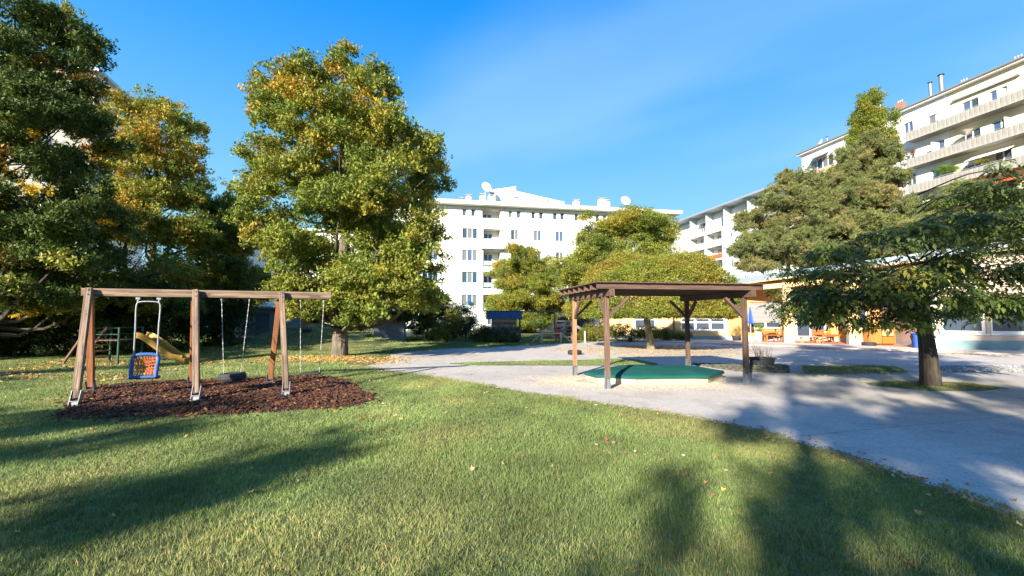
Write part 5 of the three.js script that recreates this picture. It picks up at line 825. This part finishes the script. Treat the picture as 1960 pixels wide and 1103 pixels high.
function tree(o) {
  const { name, label, category = 'tree', group, base, trunkR, lobes, geo, scale, perM2 = 9, puff = 0.42, flat = 0.55, tint, seed, bark = barkM, fork = 0.3, m = leafM, limbs = true, gap = 0.12, spineTop = 0.9, lean = 0.8, flare = 1.35, holes = 0.36, arch = -0.15, forkMin = 0, taper = 0.9 } = o;
  const r = rng(seed), t = thing(name, label, category, base, 0, group), L = lobes.map(([x, y, z, rx, ry]) => ({ c: new THREE.Vector3(x - base[0], y - base[1], z - base[2]), rx, ry }));
  const top = Math.max(...L.map((l) => l.c.y + l.ry)), low = Math.min(...L.map((l) => l.c.y - l.ry));
  const cx = L.reduce((s, l) => s + l.c.x, 0) / L.length, cz = L.reduce((s, l) => s + l.c.z, 0) / L.length;
  const wood = [], spine = (y) => { const k = clamp(y / top); return new THREE.Vector3(cx * k * k * lean + (noise3(y * 0.35, seed, 1) - 0.5) * trunkR * 1.6 * step(0, 2, y), y, cz * k * k * lean + (noise3(y * 0.35, seed, 5) - 0.5) * trunkR * 1.6 * step(0, 2, y)); };
  const st = []; for (let k = 0; k <= 8; k++) st.push(spine((k / 8) * top * spineTop));
  if (limbs !== 'none') {
    const rad = [trunkR * flare, ...Array.from({ length: 8 }, (_, k) => trunkR * Math.pow(1 - k / 8.6, taper))];
    wood.push(limb([[st[0].x, -0.1, st[0].z], ...st.slice(1).map((p) => p.toArray())], rad, 11));
  }
  const put = [[], []];
  for (const l of L) {
    if (limbs !== 'none') {
      const y0 = clamp(Math.max(forkMin, l.c.y - l.rx * 0.5 - Math.hypot(l.c.x, l.c.z) * fork), Math.min(low * 0.9, top * 0.25), top * 0.85), a = spine(y0), mid = a.clone().lerp(l.c, 0.55).add(new THREE.Vector3((r() - 0.5) * 0.5, arch * a.distanceTo(l.c), (r() - 0.5) * 0.5)), r0 = trunkR * 0.42 * Math.pow(1 - y0 / top, 0.6) * clamp(l.rx / 1.5, 0.4, 1);
      wood.push(limb([a.toArray(), mid.toArray(), l.c.toArray()], [Math.max(0.02, r0), Math.max(0.012, r0 * 0.35)], 6));
    }
    const area = 4 * Math.PI * l.rx * l.rx * 0.7, np = Math.max(6, Math.round(area / (puff * puff * 3.0 * l.rx ** 0.9)));
    for (let k = 0; k < np; k++) {
      const th = r() * 6.283, ph = Math.acos(1 - 1.85 * r()), q = 0.22 + 0.88 * Math.cbrt(r()), dir = new THREE.Vector3(Math.sin(ph) * Math.cos(th), Math.cos(ph), Math.sin(ph) * Math.sin(th));
      const pr = puff * (0.65 + 0.7 * r()) * Math.pow(l.rx, 0.55), pc = l.c.clone().add(new THREE.Vector3(dir.x * (l.rx - pr * 0.6) * q, dir.y * (l.ry - pr * 0.4) * q, dir.z * (l.rx - pr * 0.6) * q));
      if (r() < gap || N3(pc.x + base[0], pc.y * 1.3, pc.z + base[2], 0.75, seed) < holes) continue;
      if (limbs === true && r() < 0.55) wood.push(limb([l.c.toArray(), l.c.clone().lerp(pc, 0.5).add(new THREE.Vector3(0, 0.08, 0)).toArray(), pc.toArray()], [0.02, 0.006], 4));
      const nc = Math.max(3, Math.round(perM2 * 12.5 * pr * pr * (0.7 + 0.6 * r()))), col = tint(pc.x + base[0], pc.y + base[1], pc.z + base[2], r, pc.y / top);
      for (let c = 0; c < nc; c++) {
        const a = r() * 6.283, b = Math.acos(2 * r() - 1), w = Math.pow(r(), 0.5) * (r() < 0.15 ? 1.6 : 1.05), d = new THREE.Vector3(Math.sin(b) * Math.cos(a), Math.cos(b), Math.sin(b) * Math.sin(a)), p = pc.clone().add(new THREE.Vector3(d.x * pr * w, d.y * pr * flat * w, d.z * pr * w)), s = scale * (0.55 + 0.85 * r()), k2 = 0.75 + 0.5 * r();
        let yaw = r() * 6.283, tx = (r() - 0.5) * 0.9, tz = (r() - 0.5) * 0.9; if (o.hang) { yaw = Math.atan2(d.x + dir.x * 0.8, d.z + dir.z * 0.8) + (r() - 0.5) * 1.2; tx = -0.1 + r() * 0.55; tz = (r() - 0.5) * 0.5; }
        put[c & 1].push([place(p.x, p.y, p.z, yaw, s, s, tx, tz), vary(col, k2)]);
      }
    }
  }
  if (wood.length) mesh('trunk', wood, bark, t);
  put.forEach((list, v) => list.length && instances('crown', geo[v], m, list, t));
  return t;
}
const N3 = (x, y, z, f, s) => noise3(x * f + s * 3.1, y * f + s, z * f - s);
const autumn = (s, warm) => (x, y, z, r, h) => { const a = clamp(N3(x, y, z, 0.7, s) * 0.5 + r() * 0.5 + 0.08); let c = a < 0.36 ? blend(DEEP, GREEN, a / 0.36) : blend(GREEN, OLIVE, (a - 0.36) / 0.64); const w = N3(x, y, z, 0.9, s + 9) * 0.6 + 0.2 + (r() - 0.5) * 0.7 + warm(h); if (w > 0.62) c = blend(c, GOLD, clamp((w - 0.62) * 2.6)); if (w > 1.02 && r() < 0.25) c = blend(c, RUST, 0.6); return c; };
const darkGreen = (s) => (x, y, z, r) => { const a = N3(x, y, z, 0.5, s) * 0.6 + r() * 0.4; let c = vary(blend(DEEP, GREEN, a), 0.8); const q = r(); if (q > 0.965) c = LEMON; else if (q > 0.95) c = blend(c, RUST, 0.7); else if (q > 0.86) c = blend(c, OLIVE, 0.8); return c; };

tree({ name: 'maple_tree', label: 'big broad tree with green and golden autumn leaves behind the swing beam end', base: [-7.28, 0, -19.35], trunkR: 0.27, lobes: LOBES.maple, geo: SPRAY, scale: 0.2, perM2: 8.075, puff: 0.4, gap: 0.2, holes: 0.34, tint: autumn(1, (h) => (h - 0.55) * 0.5), seed: 11 });
tree({ name: 'ash_tree', label: 'tall dark green tree filling the left edge up to the top', base: [-20.5, 0, -17], trunkR: 0.3, lobes: LOBES.left_tall, bark: barkDark, geo: SPRAY, scale: 0.19, perM2: 7.6499999999999995, puff: 0.4, gap: 0.2, tint: darkGreen(2), seed: 12 });
tree({ name: 'ash_tree', label: 'thin golden topped tree between the left edge tree and the big tree', base: [-20.8, 0, -26], trunkR: 0.26, lobes: LOBES.gold, geo: SPRAY, scale: 0.22, perM2: 5.5249999999999995, puff: 0.4, gap: 0.25, tint: autumn(4, (h) => (h - 0.5) * 0.8 + 0.02), seed: 13 });
tree({ name: 'dark_tree', label: 'rounded green tree behind the mound, left of the big tree', base: [-18.6, 0, -30], trunkR: 0.28, lobes: LOBES.midleft, geo: SPRAY, scale: 0.24, perM2: 5.5249999999999995, puff: 0.43, tint: autumn(6, () => -0.05), seed: 14 });
tree({ name: 'dark_tree', label: 'low spreading tree with rusty leaves behind the swing chair', base: [-19, 0, -22], trunkR: 0.2, lobes: LOBES.lowleft, bark: barkDark, geo: SPRAY, scale: 0.2, perM2: 6.8, puff: 0.36, tint: autumn(8, () => 0.02), seed: 15 });
tree({ name: 'dark_tree', label: 'low dark tree under the tall tree at the left edge', base: [-22, 0, -20], trunkR: 0.2, lobes: LOBES.farleft, bark: barkDark, geo: SPRAY, scale: 0.2, perM2: 6.8, puff: 0.4, tint: darkGreen(5), seed: 16 });
tree({ name: 'dark_tree', label: 'dark low tree above the grey metal shed', base: [-8.4, 0, -34], trunkR: 0.2, lobes: LOBES.backmid, geo: SPRAY, scale: 0.25, perM2: 5.5249999999999995, puff: 0.43, tint: darkGreen(7), seed: 17 });
tree({ name: 'hornbeam_tree', label: 'small olive green tree in front of the white block, above the playhouse', base: [1.6, 0, -50], trunkR: 0.18, lobes: LOBES.hornbeam, geo: SMALL, scale: 0.3, perM2: 5, puff: 0.5, gap: 0.1, holes: 0.22, tint: autumn(10, (h) => (h - 0.6) * 0.25 - 0.05), seed: 18 });
tree({ name: 'lime_tree', label: 'wide pale green tree in front of the white block, right of the smaller tree', base: [11.3, 0, -45], trunkR: 0.3, lobes: LOBES.lime, geo: SMALL, scale: 0.3, perM2: 4.6, puff: 0.55, gap: 0.22, tint: autumn(12, () => -0.02), seed: 19 });
const pineTint = (s) => (x, y, z, r) => { const a = N3(x, y, z, 0.6, s) * 0.6 + r() * 0.4; let c = blend([0.09, 0.125, 0.045], [0.20, 0.21, 0.065], a); if (N3(x, y, z, 0.5, s + 4) > 0.66) c = blend(c, [0.36, 0.24, 0.10], 0.4 * r()); return c; };
tree({ name: 'pine_tree', label: 'broad pine with brownish needles behind the left end of the kindergarten', base: [24.5, 0, -40], trunkR: 0.22, lobes: LOBES.pine_a, geo: NEEDLE, scale: 0.3, perM2: 6, puff: 0.36, flat: 0.7, gap: 0.1, holes: 0.33, tint: pineTint(1), m: needleM, seed: 20 });
tree({ name: 'pine_tree', label: 'tall pine behind the middle of the kindergarten, below the poplar top', base: [31.6, 0, -41], trunkR: 0.25, lobes: LOBES.pine_b, geo: NEEDLE, scale: 0.3, perM2: 6, puff: 0.36, flat: 0.7, gap: 0.1, holes: 0.33, tint: pineTint(3), m: needleM, seed: 21 });
tree({ name: 'pine_tree', label: 'low pine behind the kindergarten wing, below the concrete balconies', base: [35.5, 0, -35], trunkR: 0.2, lobes: LOBES.pine_c, geo: NEEDLE, scale: 0.3, perM2: 6, puff: 0.36, flat: 0.7, gap: 0.1, holes: 0.33, tint: pineTint(5), m: needleM, seed: 22 });
tree({ name: 'poplar_tree', label: 'slender poplar top rising above the tall pine', base: [36.8, 0, -46], trunkR: 0.2, lobes: [...LOBES.poplar, [36.6, 13, -46, 1.5, 2.4], [36.9, 9, -46, 1.5, 2.4]], geo: SMALL, scale: 0.27, perM2: 8, puff: 0.42, gap: 0.12, flat: 0.9, tint: (x, y, z, r) => blend(GREEN, OLIVE, r()), seed: 23 });
tree({ name: 'walnut_tree', label: 'near dark tree with drooping feathered leaves and thick trunk on the paved yard', base: [10.1, 0, -11.1], trunkR: 0.195, lobes: LOBES.walnut, geo: COMP, scale: 0.3, perM2: 12, puff: 0.4, flat: 0.45, bark: barkDark, gap: 0.05, lean: 0.0, flare: 1.15, holes: 0.2, arch: 0.06, forkMin: 1.95, taper: 0.6, fork: 0.12, hang: true, spineTop: 0.5, tint: (x, y, z, r) => { const q = r(); return q > 0.97 ? [0.3, 0.28, 0.05] : blend([0.05, 0.085, 0.014], [0.135, 0.19, 0.028], q); }, seed: 24 });

// clipped globe tree: dense leaf shell over branches
{
  const base = [7.12, 0, -23.4], t = thing('globe_tree', 'clipped mushroom shaped tree with dense golden green crown behind the pergola', 'tree', base), r = rng(44), wood = [], put = [[], []];
  wood.push(limb([[0, -0.1, 0], [-0.06, 0.5, 0], [-0.16, 1.1, 0.02], [-0.24, 1.8, 0]], [0.24, 0.19, 0.17, 0.15], 11));
  for (let k = 0; k < 16; k++) { const a = (k / 16) * 6.283 + r() * 0.3, q = 1.6 + 1.8 * r(); wood.push(limb([[-0.2, 1.5, 0], [Math.cos(a) * q * 0.4, 2.1 + r() * 0.4, Math.sin(a) * q * 0.4], [Math.cos(a) * q, 2.3 + 1.5 * r(), Math.sin(a) * q]], [0.07, 0.025], 6)); }
  for (let k = 0; k < 15000; k++) {
    const a = r() * 6.283, u = r(), under = r() < 0.22; let R, y;
    if (under) { R = 3.9 * Math.sqrt(r()); y = 1.62 + 0.28 * r() + 0.25 * (1 - R / 3.9); } else { const el = Math.asin(u * 1.0); R = 4.05 * Math.cos(el) ** 0.72; y = 1.75 + 3.0 * Math.sin(el); }
    const bump = 0.84 + 0.28 * N3(Math.cos(a) * R, y, Math.sin(a) * R, 0.9, 3) + (r() < 0.04 ? 0.12 : 0.05) * r(), depth = under ? 1 : 1 - 0.16 * r() * r();
    const x = Math.cos(a) * R * bump * depth, z = Math.sin(a) * R * bump * depth, yy = under ? y : 1.7 + (y - 1.7) * bump * depth;
    const w = N3(x, yy, z, 0.7, 8) + (r() - 0.5) * 0.5, c = w > 0.6 ? blend(OLIVE, [0.30, 0.19, 0.03], clamp((w - 0.6) * 2.4)) : blend(GREEN, OLIVE, clamp(w * 1.5)), s = 0.16 * (0.7 + 0.6 * r());
    put[k & 1].push([place(x, yy, z, r() * 6.28, s, s, (r() - 0.5), (r() - 0.5)), vary(c, 0.75 + 0.5 * r())]);
  }
  mesh('trunk', wood, barkPale, t); put.forEach((l, v) => instances('crown', SMALL[v], leafM, l, t));
}

// shrubs and hedges
const shrubGroup = 'garden shrubs';
function shrub(name, label, base, lobes, tint, seed, o = {}) { return tree({ name, label, category: o.category || 'shrub', group: shrubGroup, base, trunkR: o.trunkR || 0.05, lobes: lobes.map(([x, y, z, rx, ry]) => [base[0] + x, base[1] + y, base[2] + z, rx, ry]), geo: o.geo || SMALL, scale: o.scale || 0.17, perM2: o.perM2 || 10, puff: o.puff || 0.35, gap: 0.08, holes: 0, tint, seed, flat: 0.9, limbs: o.limbs ?? 'few', ...o }); }
const mid = (s) => (x, y, z, r) => blend(DEEP, OLIVE, clamp(r() * 0.8 + N3(x, y, z, 0.8, s) * 0.3));
shrub('shrub', 'yellowing loose shrub at the left of the garden shrubs', [-4.4, 0, -31], [[0, 1.0, 0, 0.9, 0.8], [-0.5, 0.6, 0.2, 0.7, 0.6], [0.4, 1.7, 0, 0.6, 0.6]], (x, y, z, r) => blend(GREEN, [0.34, 0.27, 0.05], r() * 0.9), 51);
shrub('shrub', 'tall upright grey green shrub left of the playhouse', [-3.2, 0, -31.5], [[0, 1.2, 0, 0.7, 1.1], [0.2, 2.2, 0, 0.55, 0.9], [-0.4, 0.7, 0, 0.7, 0.6], [0.5, 1.5, 0.1, 0.5, 0.8]], (x, y, z, r) => blend([0.05, 0.075, 0.035], [0.16, 0.17, 0.10], r()), 52);
shrub('shrub', 'dark rounded shrub in front of the playhouse', [-1.9, 0, -30.9], [[0, 0.6, 0, 0.8, 0.65], [0.6, 0.5, 0.1, 0.6, 0.5], [-0.5, 0.45, 0.1, 0.5, 0.45]], (x, y, z, r) => blend(DEEP, [0.12, 0.10, 0.06], r() * 0.7), 53);
shrub('shrub', 'silvery bushy shrub below the playhouse wall', [-0.6, 0, -30.6], [[0, 0.6, 0, 0.75, 0.65], [0.6, 0.45, 0, 0.55, 0.5], [-0.6, 0.5, 0, 0.5, 0.5]], (x, y, z, r) => blend([0.05, 0.07, 0.035], [0.15, 0.15, 0.11], r()), 54);
shrub('shrub', 'low dark green ground shrub beside the bird bath', [-0.1, 0, -30], [[0, 0.25, 0, 0.6, 0.28], [-0.9, 0.25, 0, 0.6, 0.25], [0.5, 0.2, 0.1, 0.4, 0.2]], (x, y, z, r) => blend(DEEP, GREEN, r()), 55);
shrub('silver_shrub', 'pale silvery olive shrub behind the left pergola post', [4.7, 0, -33.4], [[0, 1.4, 0, 1.1, 1.1], [0.5, 2.2, 0, 0.9, 0.8], [-0.6, 1.0, 0.1, 0.8, 0.8], [0.9, 1.1, 0, 0.8, 0.8]], (x, y, z, r) => blend([0.10, 0.12, 0.07], [0.27, 0.28, 0.20], r()), 56);
shrub('hedge', 'yellowish low hedge left of the globe tree trunk', [5.9, 0, -31.4], [[-0.7, 0.55, 0, 0.7, 0.6], [0.1, 0.6, 0, 0.7, 0.6], [0.8, 0.55, 0, 0.6, 0.55]], (x, y, z, r) => blend(GREEN, [0.30, 0.19, 0.03], r() * 0.8), 57, { category: 'hedge' });
shrub('hedge', 'dark clipped hedge block just left of the globe tree trunk', [8.2, 0, -31.4], [[-0.8, 0.6, 0, 0.75, 0.65], [0, 0.62, 0, 0.7, 0.65], [0.8, 0.6, 0, 0.7, 0.6]], (x, y, z, r) => blend(DEEP, OLIVE, r() * 0.6), 58, { category: 'hedge' });
shrub('hedge', 'dark shrub right of the globe tree trunk below the kindergarten window', [10.7, 0, -31.8], [[-0.7, 0.5, 0, 0.7, 0.55], [0.2, 0.45, 0, 0.7, 0.5], [1.1, 0.4, 0, 0.7, 0.4]], (x, y, z, r) => blend(DEEP, OLIVE, r() * 0.5), 59, { category: 'hedge' });
shrub('shrub', 'dark shrub between the metal shed and the yellowing shrub', [-6.2, 0, -33.5], [[0, 0.9, 0, 1.0, 0.9], [0.8, 0.7, 0, 0.8, 0.7], [-0.9, 1.0, -0.3, 0.8, 0.8]], (x, y, z, r) => blend(DEEP, GREEN, r()), 60);
[[-22.4, -17.9], [-20.2, -18.6], [-18, -19.4], [-16, -20.6], [-14.9, -22.9]].forEach(([x, z], k) => shrub('hedge', ['dark hedge at the far left edge behind the low tree', 'dark hedge left of the swing frame, second from the left edge', 'dark hedge behind the left swing legs, third from the left edge', 'dark hedge behind the climbing platform, fourth from the left edge', 'dark hedge behind the yellow slide, nearest the mound'][k], [x, 0, z], [[-0.8, 1.1, 0, 1.3, 1.2], [0.8, 1.2, 0, 1.3, 1.3], [0, 2.2, 0, 1.3, 1.0]], (x2, y, q, r) => blend([0.02, 0.035, 0.01], DEEP, r()), 61 + k, { category: 'hedge', scale: 0.24, perM2: 6 }));
[[-5, -36, 'dark bush behind the grey metal shed, right part'], [-11.5, -33, 'dark bush left of the grey metal shed'], [-14.5, -33.5, 'dark bush behind the crest of the mound']].forEach(([x, z, label], k) => shrub('shrub', label, [x, 0, z], [[-0.8, 1.0, 0, 1.2, 1.1], [0.8, 1.1, 0, 1.2, 1.1], [0, 2.1, 0, 1.2, 0.9]], darkGreen(k + 20), 70 + k, { scale: 0.24, perM2: 6 }));
// potted plants
function pot(name, label, p, R, h, m, lobes, tint, seed) { const t = shrub(name, label, p, lobes, tint, seed, { category: 'potted plant', scale: 0.09, perM2: 26, puff: 0.2, trunkR: 0.02 }); mesh('pot', new THREE.LatheGeometry([[0.01, 0], [R * 0.8, 0], [R, h], [R * 0.9, h], [R * 0.85, h - 0.04], [0.01, h - 0.05]].map((q) => new THREE.Vector2(...q)), 18), m, t); }
pot('potted_plant', 'yellow ornamental grass in a dark pot against the kindergarten wall', kloc(3.6, 0.072, 0.5), 0.3, 0.32, M.darkPlastic, [[0, 0.6, 0, 0.32, 0.35], [0.1, 0.85, 0, 0.2, 0.25]], (x, y, z, r) => blend([0.35, 0.27, 0.10], [0.5, 0.4, 0.2], r()), 81);
pot('potted_plant', 'bright green plant in a tall white pot right of the folded parasol', kloc(4.85, 0.078, 1.3), 0.24, 0.62, M.white2, [[0, 0.85, 0, 0.36, 0.26], [0.15, 1.0, 0, 0.22, 0.2]], (x, y, z, r) => blend([0.10, 0.2, 0.03], [0.2, 0.3, 0.05], r()), 82);
{
  const loc = (u, y, z) => { const c = Math.cos(-1.373), s = Math.sin(-1.373); return [48.4 + u * c + z * s, y, -43 - u * s + z * c]; };
  shrub('balcony_plant', 'lush light green plant spilling over the third balcony', loc(-5.1, 17.1, 1.0), [[0, 0.45, 0, 0.7, 0.5], [0.2, 0.3, 0.5, 0.6, 0.45], [0.1, 0.3, -0.6, 0.55, 0.4]], (x, y, z, r) => blend([0.12, 0.22, 0.03], [0.2, 0.3, 0.04], r()), 83, { category: 'plant' });
  shrub('balcony_plant', 'small red leaved plant at the end of the second balcony', loc(-8.2, 20.1, 1.1), [[0, 0.3, 0, 0.35, 0.4]], (x, y, z, r) => blend([0.25, 0.06, 0.05], [0.35, 0.12, 0.1], r()), 84, { category: 'plant' });
  shrub('balcony_plant', 'yellow green plant on the third balcony beside the awning', loc(-1.9, 17.0, 1.0), [[0, 0.3, 0, 0.5, 0.4]], (x, y, z, r) => blend([0.2, 0.24, 0.03], [0.4, 0.36, 0.05], r()), 85, { category: 'plant' });
}
// trees behind the camera that shade the lawn and the yard
const ground = (p, q) => [p * 0.875 + q * 0.48, 0, p * 0.48 - q * 0.875];          // p: across the sun, q: along it, away from the sun
function shadeTree(label, p, q, h, w, seed, open) {
  const b = ground(p, q), r = rng(seed), lobes = [], n = 26; for (let k = 0; k < n; k++) { const y = mix(h * 0.32, h * 0.93, k / (n - 1)), rad = w * Math.sin(Math.PI * mix(0.25, 0.92, k / (n - 1))) * (0.4 + 0.4 * r()), a = r() * 6.283 + k * 2.4; lobes.push([b[0] + Math.cos(a) * rad, y, b[2] + Math.sin(a) * rad, w * 0.3 * (0.7 + 0.5 * r()), w * 0.2]); }
  tree({ name: 'shade_tree', label, group: 'trees behind the viewpoint', base: b, trunkR: 0.22, lobes, geo: SPRAY, scale: 0.26, perM2: 3.4, puff: 0.42, holes: 0.4, gap: open * 0.8, tint: autumn(seed, () => 0), seed });
}
shadeTree('tall tree behind the viewpoint shading the yard, middle one', 3.4, -8, 16, 3.9, 90, 0.5);
shadeTree('tall tree behind the viewpoint shading the yard near the walnut', 10, -9, 17.5, 4.4, 91, 0.5);
shadeTree('tall tree behind the viewpoint shading the right edge of the yard', 17, -9, 17, 4.4, 92, 0.5);
shadeTree('lower tree behind the viewpoint shading the near lawn', 1.4, -12, 7.1, 3.3, 93, 0.6);
shadeTree('thin tree behind the viewpoint shading the pergola end of the yard', 0.6, -13, 13.5, 2.6, 98, 0.5);
shadeTree('small tree behind the viewpoint shading the lawn by the swings', -9.5, -16, 8.4, 4, 94, 0.8);
shadeTree('small tree behind the viewpoint shading the left lawn corner', -5, -14.5, 7.4, 2.5, 95, 0.75);
shadeTree('slim tree behind the viewpoint shading the yellow slide', -18.3, -14, 10.5, 2.0, 99, 0.1);
shadeTree('tall tree behind the viewpoint at the far left shading the hedges', -28, -10, 15, 5, 97, 0.25);

renderer.render(scene, camera);
